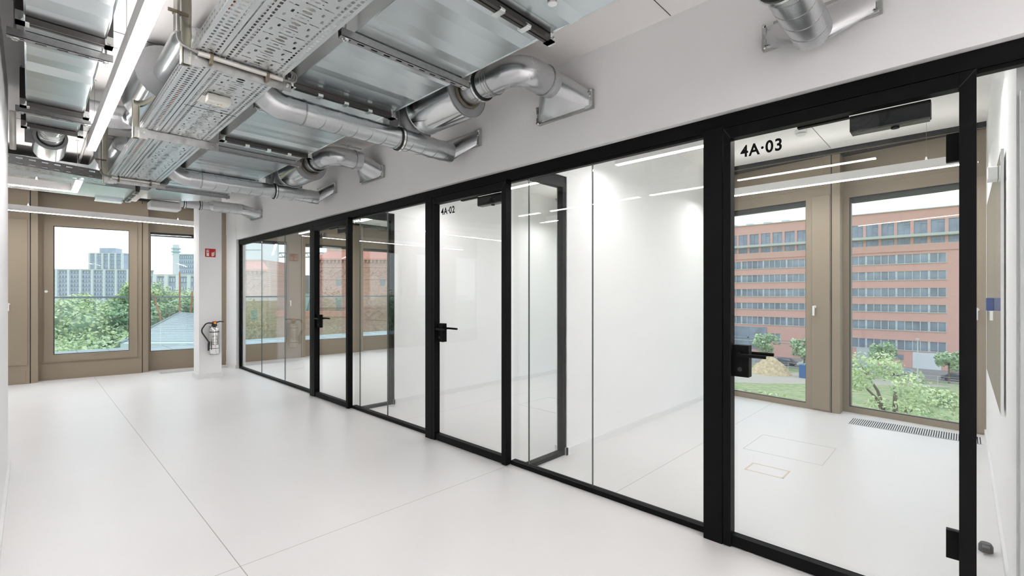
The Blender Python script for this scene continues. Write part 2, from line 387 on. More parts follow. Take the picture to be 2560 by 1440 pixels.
# ------------------------------------------------------------------ facade windows
THETA = None
def module(idx, fn, kind, zb, zt, label, gs0=.055, gs1=1.0, vent=(1.05, 1.285), handle=True, sill=True, last=False):
    """fn(u,d)->(x,y): u along facade, d outward."""
    L = math.hypot(1.3, .2); du, dn = (1.3 / L, -.2 / L), (.2 / L, 1.3 / L)
    def P(s, n, z):
        u = .085 + du[0] * s + dn[0] * n; d = .2 + du[1] * s + dn[1] * n
        x, y = fn(u, d); return (x, y, z)
    def U(u, d, z):
        x, y = fn(u, d); return (x, y, z)
    x, y = fn(.7, .1)
    t = thing('window_%d' % idx, label, None, (x, y, 0), kind='structure')
    f = MB()
    H = 3.04
    f.T(U, .006, .085, 0, .30, 0, H)          # pier front
    f.T(P, 0, gs0, 0, .10, 0, H); f.T(P, gs1, L - .006, 0, .10, 0, H)
    f.T(P, gs0, gs1, 0, .10, 0, zb); f.T(P, gs0, gs1, 0, .10, zt, H)
    f.build('frame', M_bronze, t)
    g = MB(); g.T(U, -.006, .006, .012, .2, 0, H); g.build('shadow_gap', M_gasket, t)
    # raised / inset panels with seams
    p = MB()
    p.T(P, .03, gs1 + .19, -.004, .0, 2.672, 3.0)
    if sill: p.T(P, .03, L - .05, -.004, .0, .035, zb - .14)
    p.build('cladding_panel', M_bronze, t)
    if kind == 'vent':
        v = MB(); v.T(P, vent[0], vent[1], -.014, 0, zb * .85 if sill else .02, zt + .03)
        vv = v.build('vent_panel', M_bronze, t, bevel=.002)
        if handle:
            h = MB(); sx = vent[0] + .035
            h.tube([P(sx, -.014, 1.245), P(sx, -.03, 1.245)], .017, 16)
            h.tube([P(sx, -.03, 1.245), P(sx, -.052, 1.245)], .011, 12)
            h.T(P, sx - .013, sx + .011, -.065, -.048, 1.14, 1.258)
            h.build('handle', M_white, vv, bevel=.004, smooth=True)
    else:
        v = MB(); a0, a1, z0, z1 = .07, 1.245, .295, 2.615
        for A in ((a0, gs0, z0, z1), (gs1, a1, z0, z1)): v.T(P, A[0], A[1], -.022, 0, A[2], A[3])
        v.T(P, gs0, gs1, -.022, 0, z0, zb); v.T(P, gs0, gs1, -.022, 0, zt, z1)
        vv = v.build('casement', M_bronze, t)
        k = MB(); k.tube([P(a0 + .028, -.022, 1.44), P(a0 + .028, -.032, 1.44)], .02, 18); k.build('knob', M_white, vv, smooth=True)
    gk = MB(); e = .008
    gk.T(P, gs0, gs0 + e, .012, .03, zb, zt); gk.T(P, gs1 - e, gs1, .012, .03, zb, zt)
    gk.T(P, gs0, gs1, .012, .03, zb, zb + e); gk.T(P, gs0, gs1, .012, .03, zt - e, zt)
    gk.build('gasket', M_gasket, t)
    if kind == 'vent':
        b = MB(); b.T(P, gs0 + .005, gs1 - .005, .05, .12, zt - .06, zt + .02); b.build('blind_box', M_blind, t)
    w = MB(); w.T(P, gs0 + .002, gs1 - .002, .018, .03, zb + .002, zt - .002); w.build('pane', M_wglass, t)
    return t
farf = lambda g: (lambda u, d: (g + u, 10.48 + d))
roomf = lambda g: (lambda u, d: (6.57 + d, g - u))
for i, (k, kd) in enumerate(((-3, 'vent'), (-2, 'vent'), (-1, 'vent'), (0, 'casement'), (1, 'vent'), (2, 'vent'), (3, 'vent'), (4, 'vent'))):
    lab = {'casement': 'bronze casement window left of the column with white knob', 'vent': 'bronze window with fixed pane and narrow vent panel, bay %s of the far facade' % ('one two three four five six seven eight'.split()[i])}[kd]
    module(i + 1, farf(.003 + 1.385 * k), kd, .41 if kd == 'casement' else .35, 2.51 if kd == 'casement' else 2.53, lab,
           gs0=.18 if kd == 'casement' else .055, gs1=1.135 if kd == 'casement' else 1.02)
for i, k in enumerate(range(-2, 7)):
    module(9 + i, roomf(1.125 + 1.385 * k), 'vent', .066, 2.545, 'bronze floor-length window of the side facade, bay %s' % ('one two three four five six seven eight nine'.split()[i]),
           gs0=.06, gs1=1.045, vent=(1.115, 1.303), sill=False)
# facade corner infill and slab edge
q = MB(); q.box(6.56, 6.95, 10.2, 10.95, 0, 3.04); struct(q, 'trim_2', M_bronze, 'bronze corner panel of the facade')
q = MB(); q.box(-4.2, 7.2, 10.40, 10.95, 3.04, 3.3); q.box(6.50, 7.2, -3.7, 10.95, 3.04, 3.3); struct(q, 'trim_3', M_gasket, 'dark gap and slab edge above the windows')
q = MB(); q.box(6.52, 6.545, -.3, 10.4, 3.035, 3.05); q.box(-4, 6.5, 10.40, 10.425, 3.035, 3.05); struct(q, 'trim_4', M_bronze_d, 'bronze angle along the ceiling edge')
q = MB()
for gx in range(-3, 5):
    if gx < 5: q.box(max(-3.95, .003 + 1.385 * gx - .005), .003 + 1.385 * gx + .12, 10.455, 10.48, 0.0, .004)
struct(q, 'trim_5', M_base, 'white joint strip at the facade foot')

# ------------------------------------------------------------------ glass front
XG = 2.772
PER = 2.712
q = MB(); q.box(2.742, 2.80, -.34, 9.845, 2.336, 2.418); q.box(2.75, 2.79, -.34, 9.845, 2.318, 2.338)
struct(q, 'trim_6', M_black, 'black header beam along the glass front')
q = MB(); q.box(2.745, 2.80, 9.79, 9.845, 0, 2.336); struct(q, 'trim_7', M_black, 'black end jamb at the left of the glass front')
q = MB()
SEG = ((-.34, -.04), (1.07, 2.672), (1.07 + PER, 2.672 + PER), (1.07 + 2 * PER, 9.8))
for y0, y1 in SEG: q.box(2.745, 2.80, y0, y1, .002, .036)
struct(q, 'trim_8', M_black, 'black floor rail of the glass front')
def pane(y0, y1, label):
    q = MB(); q.box(XG - .006, XG + .006, y0, y1, .036, 2.322)
    o = q.build('fixed_glazing', M_glass); return tag(o, label, 'glass panel', 'clear glass panels of the corridor front')
def edges(ys):
    pass
P2 = {0: ((1.07, 1.886), (1.892, 2.492), (2.498, 2.665)), 1: ((3.79, 4.608), (4.614, 5.234), (5.240, 5.38)), 2: ((6.50, 7.616), (7.622, 8.669), (8.675, 9.79))}
names = {0: 'between door 4A-03 and door 4A-02', 1: 'between door 4A-02 and door 4A-01', 2: 'left of door 4A-01'}
ordn = {0: ('nearest pane of the three', 'middle pane of the three', 'narrow pane against the next door'), 1: ('nearest pane of the three', 'middle pane of the three', 'narrow pane against the next door'), 2: ('pane against the door', 'middle pane of the three', 'pane at the far wall end')}
for k, L in P2.items():
    for j, (y0, y1) in enumerate(L):
        o = pane(y0, y1, 'clear fixed glass %s, %s' % (names[k], ordn[k][j]))
        if j < 2:
            s = MB(); s.box(XG - .0065, XG + .0065, y1 + .0008, y1 + .0052, .036, 2.322)
            s.build('joint_seal', M_gedge, None) if False else s.build('joint_seal', M_gedge, o)
pane(-.33, -.042, 'clear fixed glass at the right of door 4A-03')

# text helper
def text_mesh(txt, size, name, m, parent, loc, extrude=.0002, bold=.0022):
    cu = bpy.data.curves.new(name, 'FONT'); cu.body = txt; cu.size = size; cu.extrude = extrude; cu.offset = bold; cu.space_character = 1.12
    tmp = bpy.data.objects.new('tmp', cu); COL.objects.link(tmp)
    bpy.context.view_layer.update()
    dg = bpy.context.evaluated_depsgraph_get()
    me = bpy.data.meshes.new_from_object(tmp.evaluated_get(dg))
    bpy.data.objects.remove(tmp)
    me.materials.clear(); me.materials.append(m)
    root = parent
    while root.parent: root = root.parent
    x0_ = min(v.co.x for v in me.vertices); x1_ = max(v.co.x for v in me.vertices); kx = .205 / (x1_ - x0_)
    for v in me.vertices:
        x, y, z = v.co; x = (x - x0_) * kx; wx, wy, wz = loc[0] - z, loc[1] - x, loc[2] + y
        v.co = (wx - root.location.x, wy - root.location.y, wz - root.location.z)
    o = bpy.data.objects.new(name, me); COL.objects.link(o); o.parent = parent; return o

def door(idx, num, label):
    Y = PER * (2 - (idx - 1)); x0, x1 = 2.69, 2.80
    t = thing('door_%d' % idx, label, None, (2.745, Y + .5, 0), kind='structure')
    f = MB(); f.box(x0, 2.785, Y + .972, Y + 1.076, 0, 2.335); f.build('frame_post', M_black, t, bevel=.002)
    g = MB(); g.box(x0 + .004, x1, Y - .04, Y + 1.07, 2.326, 2.337); g.build('door_head', M_black, t)
    # mitred leaf frame
    l = MB(); ya, yb = Y - .037, Y + .966; w_, zt = .052, 2.322
    l.box(x0, 2.754, ya, ya + w_, 0.004, zt)
    s1 = l.build('leaf_stile', M_black, t, bevel=.0015)
    l = MB(); l.box(x0, 2.754, yb - .040, yb, .004, zt); l.build('leaf_stile', M_black, t, bevel=.0015)
    l = MB(); l.box(x0 + .001, 2.753, ya + w_, yb - .04, zt - .062, zt); l.build('leaf_top_rail', M_black, t, bevel=.0015)
    l = MB(); l.box(x0 + .012, 2.753, ya + w_, yb - .04, .006, .066); l.build('leaf_bottom_rail', M_black, t, bevel=.0015)
    l = MB(); l.add([(x0 - .0006, ya, zt - .0015), (x0 - .0006, ya + .0015, zt), (x0 - .0006, ya + w_, zt - .0605), (x0 - .0006, ya + w_ - .0015, zt - .062)], [(0, 1, 2, 3)])
    l.add([(x0 - .0006, yb, zt - .0015), (x0 - .0006, yb - .0015, zt), (x0 - .0006, yb - .04, zt - .0605), (x0 - .0006, yb - .0385, zt - .062)], [(0, 1, 2, 3)]); l.build('miter_line', M_rail, t)
    p = MB(); p.box(2.744, 2.752, ya + w_, yb - .04, .066, zt - .06); gp = p.build('leaf_glass', M_glass, t)
    # lever set
    h = MB(); h.box(2.722, 2.774, Y + .842, Y + .93, .943, 1.119); pl = h.build('lock_plate', M_black, t, bevel=.004)
    for sgn, xf in ((-1, 2.722), (1, 2.774)):
        h = MB(); xo = xf + sgn * .045
        h.tube([(xf, Y + .885, 1.068), (xf + sgn * .03, Y + .885, 1.068)], .013, 16)
        h.tube(fillet([(xf, Y + .885, 1.068), (xo, Y + .885, 1.068), (xo, Y + .745, 1.068)], .012, 5), .0095, 14)
        h.build('door_lever', M_black, pl, smooth=True)
    h = MB(); h.tube([(2.719, Y + .888, .985), (2.722, Y + .888, .985)], .012, 16); h.build('key_cylinder', M_gasket, pl, smooth=True)
    for z0, z1 in ((.27, .39), (1.965, 2.085)):
        h = MB(); h.box(2.735, 2.768, Y + .0, Y + .056, z0, z1); h.build('hinge', M_black, t, bevel=.002)
    h = MB(); h.box(2.768, 2.83, Y + .105, Y + .40, 2.185, 2.262); cl = h.build('door_closer', M_black, t, bevel=.004)
    h = MB(); h.box(2.77, 2.826, Y + .11, Y + .395, 2.178, 2.186); h.build('closer_base', M_rail, cl)
    h = MB(); h.tube([(2.80, Y + .23, 2.17), (2.80, Y + .23, 2.185)], .016, 14); h.build('closer_pivot', M_black, cl)
    h = MB(); h.box(2.76, 2.79, Y + .40, Y + .62, 2.255, 2.266); h.build('closer_arm', M_black, cl)
    text_mesh(num, .088, 'room_number', M_black, gp, (2.7436, Y + .892, 2.158))
    return t
door(1, '4A·01', 'black framed glass door numbered 4A-01')
door(2, '4A·02', 'black framed glass door numbered 4A-02')
door(3, '4A·03', 'black framed glass door numbered 4A-03')
# short glass returns with black frames
def glass_return(y, xe, label):
    t = thing('glass_screen', label, 'glass screen', (3.0, y, 0), 'short framed glass returns at the room walls')
    f = MB(); f.box(2.80, xe, y - .03, y + .03, .002, .036); f.build('bottom_rail', M_black, t)
    f = MB(); f.box(2.80, xe, y - .03, y + .03, 2.325, 2.42); f.build('top_rail', M_black, t)
    f = MB(); f.box(xe - .046, xe, y - .03, y + .03, .036, 2.325); f.build('end_jamb', M_black, t)
    f = MB(); f.box(2.783, xe - .04, y - .006, y + .006, .036, 2.325); f.build('pane', M_glass, t)
glass_return(2.525, 3.254, 'short black framed glass return beside the middle room wall, nearer one')
glass_return(5.24, 3.224, 'short black framed glass return beside the far room wall')
q = MB(); q.box(2.80, 2.868, -.26, -.165, 0, 2.23); struct(q, 'trim_9', M_greypanel, 'grey end panel at the right edge')

# ------------------------------------------------------------------ lamps
ZL = 2.585
def lamp(p0, p1, label, group, wires=2):
    (xa, ya), (xb, yb) = p0, p1; hw = .029
    ax = 'y' if abs(yb - ya) > abs(xb - xa) else 'x'
    t = thing('linear_pendant_lamp', label, 'pendant lamp', ((xa + xb) / 2, (ya + yb) / 2, ZL), group)
    b = MB()
    if ax == 'y':
        b.box(xa - hw, xa + hw, ya, yb, ZL + .003, ZL + .072)
        for q_ in (xa - hw, xa + hw - .004): b.box(q_, q_ + .004, ya, yb, ZL + .072, ZL + .087)
        for q_ in (ya, yb - .004): b.box(xa - hw, xa + hw, q_, q_ + .004, ZL + .072, ZL + .087)
    else:
        b.box(xa, xb, ya - hw, ya + hw, ZL + .003, ZL + .072)
        for q_ in (ya - hw, ya + hw - .004): b.box(xa, xb, q_, q_ + .004, ZL + .072, ZL + .087)
        for q_ in (xa, xb - .004): b.box(q_, q_ + .004, ya - hw, ya + hw, ZL + .072, ZL + .087)
    b.build('housing', M_lampbody, t)
    d = MB(); e = .004
    if ax == 'y': d.box(xa - hw + e, xa + hw - e, ya + e, yb - e, ZL - .001, ZL + .003)
    else: d.box(xa + e, xb - e, ya - hw + e, ya + hw - e, ZL - .001, ZL + .003)
    d.build('diffuser', M_lampglow, t)
    d = MB()
    if ax == 'y': d.box(xa - hw + .008, xa + hw - .008, ya + e, yb - e, ZL + .072, ZL + .075)
    else: d.box(xa + e, xb - e, ya - hw + .008, ya + hw - .008, ZL + .072, ZL + .075)
    d.build('uplight_diffuser', M_lampup if xa < 2.7 else M_lampup2, t)
    for i in range(wires):
        f = (.12, .88)[i] if wires == 2 else .5
        x = xa + (xb - xa) * f; y = ya + (yb - ya) * f
        wv = MB(); wv.tube([(x, y, ZL + .085), (x, y, ZC)], .0012, 6); ww = wv.build('suspension_wire', M_grey_cable, t)
        wv = MB(); wv.tube([(x, y, ZL + .085), (x, y, ZL + .10), (x, y, ZL + .12)], [.012, .008, .005], 10); wv.build('wire_clip', M_white, ww, smooth=True)
        wv = MB(); wv.tube([(x, y, ZC - .012), (x, y, ZC)], .014, 12); wv.build('ceiling_anchor', M_white, ww, smooth=True)
    return t
G1 = 'white linear pendant lamps over the corridor'
lamp((.352, 2.875), (.352, 5.18), 'long white linear lamp glowing between left duct and cable tray', G1)
lamp((.352, .55), (.352, 2.87), 'nearest white linear lamp at the top left edge', G1)
G3 = 'added unseen pendant lamps behind the camera that brighten the upper wall'  # lamps added out of view to lift the upper wall
for (x_, lab_) in ((1.75, 'added unseen lamp behind the camera nearest to the glass front'), (.5, 'added unseen lamp behind the camera in line with the corridor'), (-.9, 'added unseen lamp behind the camera in the middle'), (-2.6, 'added unseen lamp behind the camera at the left side')):
    lamp((x_, -3.4), (x_, -.75), lab_ + ', nearer row', G3)
    lamp((x_, -6.8), (x_, -3.9), lab_ + ', back row', G3)
lamp((.360, 6.45), (.360, 7.46), 'short lamp arm meeting the cross lamp below the small cable tray', G1, 1)
lamp((-2.0, 7.43), (.330, 7.43), 'white cross lamp forming a corner, nearer the camera', G1)
lamp((-.30, 9.70), (2.05, 9.70), 'long white cross lamp in front of the far windows', G1)
lamp((-2.6, 9.70), (-.31, 9.70), 'white cross lamp at the far left end', G1)
G2 = 'white linear pendant lamps in the glazed rooms'
for rm, y0, y1 in (('4A-03', -.02, 2.30), ('4A-02', 2.75, 4.95), ):
    lamp((3.76, y0 if rm != '4A-02' else 3.2), (3.76, y1 if rm != '4A-02' else 4.98), 'white linear lamp near the glass inside room %s' % rm, G2)
    lamp((5.93, y0), (5.93, y1), 'white linear lamp near the windows inside room %s' % rm, G2)
lamp((3.70, 5.7), (3.70, 7.15), 'white linear lamp near the glass inside room 4A-01, nearer one', G2)
lamp((3.70, 7.4), (3.70, 9.4), 'white linear lamp near the glass inside room 4A-01, farther one', G2)
lamp((5.85, 5.8), (5.85, 9.4), 'white linear lamp near the windows inside room 4A-01', G2)

# ------------------------------------------------------------------ rectangular ducts
def rect_duct(x0, x1, y0, y1, z0, z1, label, flanges, pitch=.17, clips=3):
    t = thing('rectangular_duct', label, 'air duct', ((x0 + x1) / 2, (y0 + y1) / 2, z0))
    m = MB(); n = int((y1 - y0) / (pitch / 2)); ys = [y0 + (y1 - y0) * i / n for i in range(n + 1)]
    vs = []
    for i, y in enumerate(ys):
        d = (0, .006, .0045, .010)[i % 4] if i % 8 < 5 else .004
        vs += [(x0, y, z0), (x0 + .008, y, z0 + d), (x1 - .008, y, z0 + d), (x1, y, z0), (x1, y, z1), (x0, y, z1)]
    fs = []
    for i in range(n):
        for j in range(6):
            a = i * 6 + j; b = i * 6 + (j + 1) % 6; fs.append((a, b, b + 6, a + 6))
    fs += [tuple(range(6)), tuple(n * 6 + j for j in range(6))]
    m.add(vs, fs); m.build('duct_casing', M_zinc, t)
    for y in flanges:
        f = MB(); h = .03
        for dy in (-.022, .004):
            f.box(x0 - .02, x1 + .02, y + dy, y + dy + .018, z0 - h, z0 + .0)
            f.box(x0 - h, x0, y + dy, y + dy + .018, z0 - h + .01, z1); f.box(x1, x1 + h, y + dy, y + dy + .018, z0 - h + .01, z1)
        f.box(x0 - .01, x1 + .01, y - .006, y + .006, z0 - h + .008, z0)
        fo = f.build('flange', M_rail, t)
        for cx in (x0 - .03, x1 - .005):
            b = MB(); b.box(cx, cx + .035, y - .026, y + .026, z0 - .034, z0 + .02); b.box(cx - .0, cx + .05, y - .026, y + .026, z0 - .034, z0 - .028)
            b.tube([(cx + .018, y - .03, z0 - .018), (cx + .018, y - .042, z0 - .018)], .009, 8); b.build('corner_piece', M_bolt, fo)
        for k in range(clips):
            cx = x0 + (x1 - x0) * (k + 1) / (clips + 1)
            b = MB(); b.box(cx - .018, cx + .018, y - .03, y + .03, z0 - .042, z0 - .022); b.tube([(cx - .02, y - .034, z0 - .035), (cx + .01, y - .034, z0 - .035)], .007, 8); b.build('clip', M_bolt, fo)
    return t
ZD = 2.78
RX0, RX1 = 1.19, 1.925
rd = rect_duct(RX0, RX1, -.6, 7.50, ZD, 3.02, 'wide galvanised rectangular duct right of the cable tray', (1.60, 3.165, 4.70, 6.25))
# curved bend of the main duct into the cross duct
b = MB(); arc = []
cx_, cy_ = 1.10, 7.50
for k in range(15):
    a_ = PI / 2 * k / 14
    ro, ri = .825, .09
    o1 = (cx_ + ro * math.cos(a_), cy_ + ro * 1.25 * math.sin(a_)); i1 = (cx_ + ri * math.cos(a_), cy_ + ri * math.sin(a_)); arc.append((o1, i1))
vs = []
for o1, i1 in arc: vs += [(o1[0], o1[1], ZD), (i1[0], i1[1], ZD), (i1[0], i1[1], 3.02), (o1[0], o1[1], 3.02)]
b.add(vs, [(i * 4 + j, i * 4 + (j + 1) % 4, i * 4 + 4 + (j + 1) % 4, i * 4 + 4 + j) for i in range(14) for j in range(4)])
b.build('duct_bend', M_zinc, rd)
cd = thing('rectangular_duct', 'galvanised rectangular cross duct running left in front of the far windows', 'air duct', (-.5, 8.0, 2.70))
b = MB(); b.hexa([(-2.4, 7.56), (.92, 7.56), (1.06, 7.50), (1.06, 8.55), (.92, 8.55), (-2.4, 8.55)], 2.725, 2.95); b.build('duct_casing', M_zinc, cd)
for x in (-.35, .95):
    b = MB(); b.box(x - .022, x - .004, 7.53, 8.58, 2.70, 2.97); b.box(x + .004, x + .022, 7.53, 8.58, 2.70, 2.97); f_ = b.build('flange', M_rail, cd)
    for y in (7.7, 8.05, 8.4):
        b = MB(); b.box(x - .03, x + .03, y - .018, y + .018, 2.685, 2.70); b.build('clip', M_bolt, f_)
b = MB(); b.box(.62, .92, 8.551, 8.75, 2.70, 2.76); b.build('access_box', M_zinc, cd, bevel=.006)
ld = rect_duct(-.022, .288, -.6, 5.46, ZD, 3.02, 'narrow galvanised rectangular duct near the left wall', (1.6, 3.37, 4.86, 5.46), pitch=.26, clips=0)

# funnel, round neck and silencer at the end of the left duct
def circ(c, ax, r, n=32):
    P = []
    for j in range(n):
        a_ = 2 * PI * (j + .5) / n
        if ax == 'y': P.append((c[0] + r * math.cos(a_), c[1], c[2] + r * math.sin(a_)))
        else: P.append((c[0], c[1] + r * math.cos(a_), c[2] + r * math.sin(a_)))
    return P
def rectpts(c, ax, hw, hh, n=32):
    P = []
    for j in range(n):
        a_ = 2 * PI * (j + .5) / n; ca, sa = math.cos(a_), math.sin(a_); q_ = int(((a_ + PI / 4) % (2 * PI)) // (PI / 2))
        tt = ((a_ + PI / 4) % (PI / 2)) / (PI / 2) * 2 - 1
        if q_ == 0: u, v = hw, tt * hh
        elif q_ == 1: u, v = -tt * hw, hh
        elif q_ == 2: u, v = -hw, -tt * hh
        else: u, v = tt * hw, -hh
        if ax == 'y': P.append((c[0] + u, c[1], c[2] + v))
        else: P.append((c[0], c[1] + u, c[2] + v))
    return P
es = thing('duct_silencer', 'round silencer and funnel at the far end of the narrow left duct', 'duct silencer', (.14, 6.0, 2.7))
b = MB(); b.loft(rectpts((.133, 5.46, 2.90), 'y', .155, .12), circ((.133, 5.72, 2.86), 'y', .085)); b.build('funnel', M_elbow, es)
b = MB(); b.tube([(.133, 5.72, 2.86), (.133, 6.1, 2.86)], .085, 28); n_ = b.build('neck', M_spiral, es, smooth=True)
for y in (5.78, 5.84, 5.9):
    b = MB(); b.ring((.133, y, 2.86), (0, 1, 0), .087, .008); b.build('seam_ring', M_bolt, n_)
b = MB(); b.ring((.133, 6.085, 2.86), (0, 1, 0), .088, .03, .006); b.build('rubber_seal', M_rubber, n_)
b = MB(); b.tube([(.133, 6.10, 2.86), (.133, 6.65, 2.86)], .12, 36); b.build('silencer_body', M_sil, es, smooth=True)
b = MB(); b.disc((.133, 6.097, 2.86), (0, 1, 0), .118); b.build('silencer_face', M_disc, es)
b = MB(); b.box(-.035, .10, 6.20, 6.215, 2.80, 2.99); b.build('damper_plate', M_chan, es)

# ------------------------------------------------------------------ branch duct parts
def spiral(mb_parent, path, r, m, pitch=.125, start=.05, tilt=.0):
    b = MB(); b.tube(path, r, 32, True); o = b.build('pipe', m, mb_parent, smooth=True); return o
def seams(o, p0, p1, r, pitch, axis):
    p0, p1 = Vector(p0), Vector(p1); d = (p1 - p0); L = d.length; d.normalize(); n = int(L / pitch)
    b = MB()
    for k in range(1, n + 1):
        dd = (d + Vector((0, 0, 0)) + Vector(axis) * .28).normalized()
        b.ring(p0 + d * (k * pitch - .02), dd, r * 1.012, .006, .0015, 28)
    b.build('spiral_seam', M_chan, o, smooth=True)
def clamp(o, c, d, r, rod=True):
    b = MB(); b.ring(c, d, r + .006, .034, .005); rb = b.build('clamp_rubber', M_rubber, o, smooth=True)
    b = MB(); b.ring(c, d, r + .013, .017, .002); b.build('clamp_band', M_bolt, rb, smooth=True)
    b = MB(); c = Vector(c); b.tube([c + Vector((0, 0, r + .01)), (c.x, c.y, ZC)], .004, 8)
    b.tube([c + Vector((0, 0, r)), c + Vector((0, 0, r + .03))], .009, 8); b.build('hanger_rod', M_bolt, rb)
    b = MB(); s_ = Vector(d).normalized().cross(Vector((0, 0, 1))) * -(r + .022)
    b.tube([c + s_ + Vector((0, 0, -.012)), c + s_ + Vector((0, 0, .012))], .008, 8); b.build('clamp_bolt', M_bolt, rb)
def wall_flange(t, yc, zc, hw=.24, hh=.054):
    b = MB(); x0, x1 = 2.672, 2.70
    b.box(x0, x1, yc - hw - .008, yc + hw + .008, zc - hh - .012, zc - hh + .01); b.box(x0, x1, yc - hw - .008, yc + hw + .008, zc + hh - .01, zc + hh + .012)
    b.box(x0, x1, yc - hw - .008, yc - hw + .012, zc - hh, zc + hh); b.box(x0, x1, yc + hw - .012, yc + hw + .008, zc - hh, zc + hh)
    b.box(x0 + .012, x0 + .016, yc - hw, yc + hw, zc - hh - .018, zc - hh + .016)
    f = b.build('wall_flange', M_beam, t)
    for sy in (-1, 1):
        for sz in (-1, 1):
            b = MB(); y, z = yc + sy * (hw - .002), zc + sz * (hh + .002)
            b.box(x0 - .008, x0, min(y, y - sy * .045), max(y, y - sy * .045), z - .01, z + .01); b.box(x0 - .008, x0, y - .01, y + .01, min(z, z - sz * .04), max(z, z - sz * .04))
            b.tube([(x0 - .016, y, z), (x0 - .008, y, z)], .008, 8); b.build('corner_piece', M_bolt, f)
def transition(t, a, r, yc, zc, x1=2.672, hw=.235, hh=.052):
    n = 32; A = circ(a, 'x', r, n); C = [(x1, yc + sy * hw, zc + sz * hh) for sy, sz in ((1, 1), (-1, 1), (-1, -1), (1, -1))]
    fs = []
    for q_ in range(4):
        for j in range(8):
            k = q_ * 8 + j
            if j < 7: fs.append((k, k + 1, n + q_))
            else: fs.append((k, (k + 1) % n, n + (q_ + 1) % 4, n + q_))
    b = MB(); b.add(list(A) + C, fs); b.build('transition', M_elbow, t, smooth=True)
# A type: silencer branch -------------------------------------------------
def branch_A():
    t = thing('supply_branch', 'short supply branch with big shiny silencer and elbow into the wall, nearest one', 'duct branch', (2.22, 2.6, 2.69), 'silencer branches into the room wall')
    zc = 2.87; xs = 2.215
    b = MB(); b.box(1.93, 2.02, 3.29, 3.36, 2.79, 2.99); b.build('duct_outlet', M_zinc, t)
    b = MB(); b.hexa([(2.0, 3.30), (2.40, 3.30), (2.40, 3.40), (2.0, 3.40)], 2.74, 2.99); b.build('damper_box', M_disc, t)
    b = MB(); b.tube([(xs, 3.30, zc), (xs, 3.20, zc)], .135, 30); b.build('damper_disc', M_disc, t, smooth=True)
    b = MB(); b.tube([(xs, 3.30, zc), (xs, 3.10, zc)], .093, 30); pn = b.build('inlet_pipe', M_sil, t, smooth=True)
    for y in (3.185, 3.235):
        b = MB(); b.ring((xs, y, zc), (0, 1, 0), .103, .02, .006); b.build('rubber_seal', M_rubber, pn, smooth=True)
    b = MB(); b.tube([(xs, 3.12, zc), (xs, 2.60, zc)], .178, 44); sb = b.build('silencer_body', M_sil, t, smooth=True)
    for y in (3.118, 2.602):
        b = MB(); b.ring((xs, y, zc), (0, 1, 0), .1795, .008, .002, 44); b.build('rim', M_beam, sb, smooth=True)
    b = MB(); b.disc((xs, 2.599, zc), (0, -1, 0), .175, 44); b.build('silencer_face', M_disc, t)
    b = MB(); b.tube([(xs, 2.62, zc), (xs, 2.30, zc)], .097, 32); cp = b.build('collar_pipe', M_elbow, t, smooth=True)
    b = MB(); b.ring((xs, 2.585, zc), (0, 1, 0), .112, .01, .008); b.build('sealant_ring', M_bronze_d, cp, smooth=True)
    clamp(cp, (xs, 2.44, zc), (0, 1, 0), .097)
    for y in (2.36, 2.335):
        b = MB(); b.ring((xs, y, zc), (0, 1, 0), .0985, .005, .002); b.build('seam_ring', M_beam, cp, smooth=True)
    path = fillet([(xs, 2.32, zc), (xs, 2.075, zc), (xs + .26, 2.075, zc)], .235, 16)
    b = MB(); b.tube(path, .1, 32); eb = b.build('elbow', M_elbow, t, smooth=True)
    b = MB(); b.ring((xs, 2.31, zc), (0, 1, 0), .1025, .006, .002); b.build('seam_ring', M_chan, eb, smooth=True)
    b = MB(); b.ring((xs + .245, 2.075, zc), (1, 0, 0), .1025, .006, .002); b.build('seam_ring', M_chan, eb, smooth=True)
    b = MB(); b.tube([(xs + .24, 2.075, zc), (xs + .325, 2.075, zc)], .0985, 32); b.build('end_pipe', M_spiral, t, smooth=True)
    transition(t, (xs + .32, 2.075, zc), .097, 2.075, 2.742); wall_flange(t, 2.075, 2.742)
    return t
A0 = branch_A()
copy_tree(A0, (0, PER + .01, 0), 'supply branch with silencer and elbow into the wall, second one behind the spiral pipe')
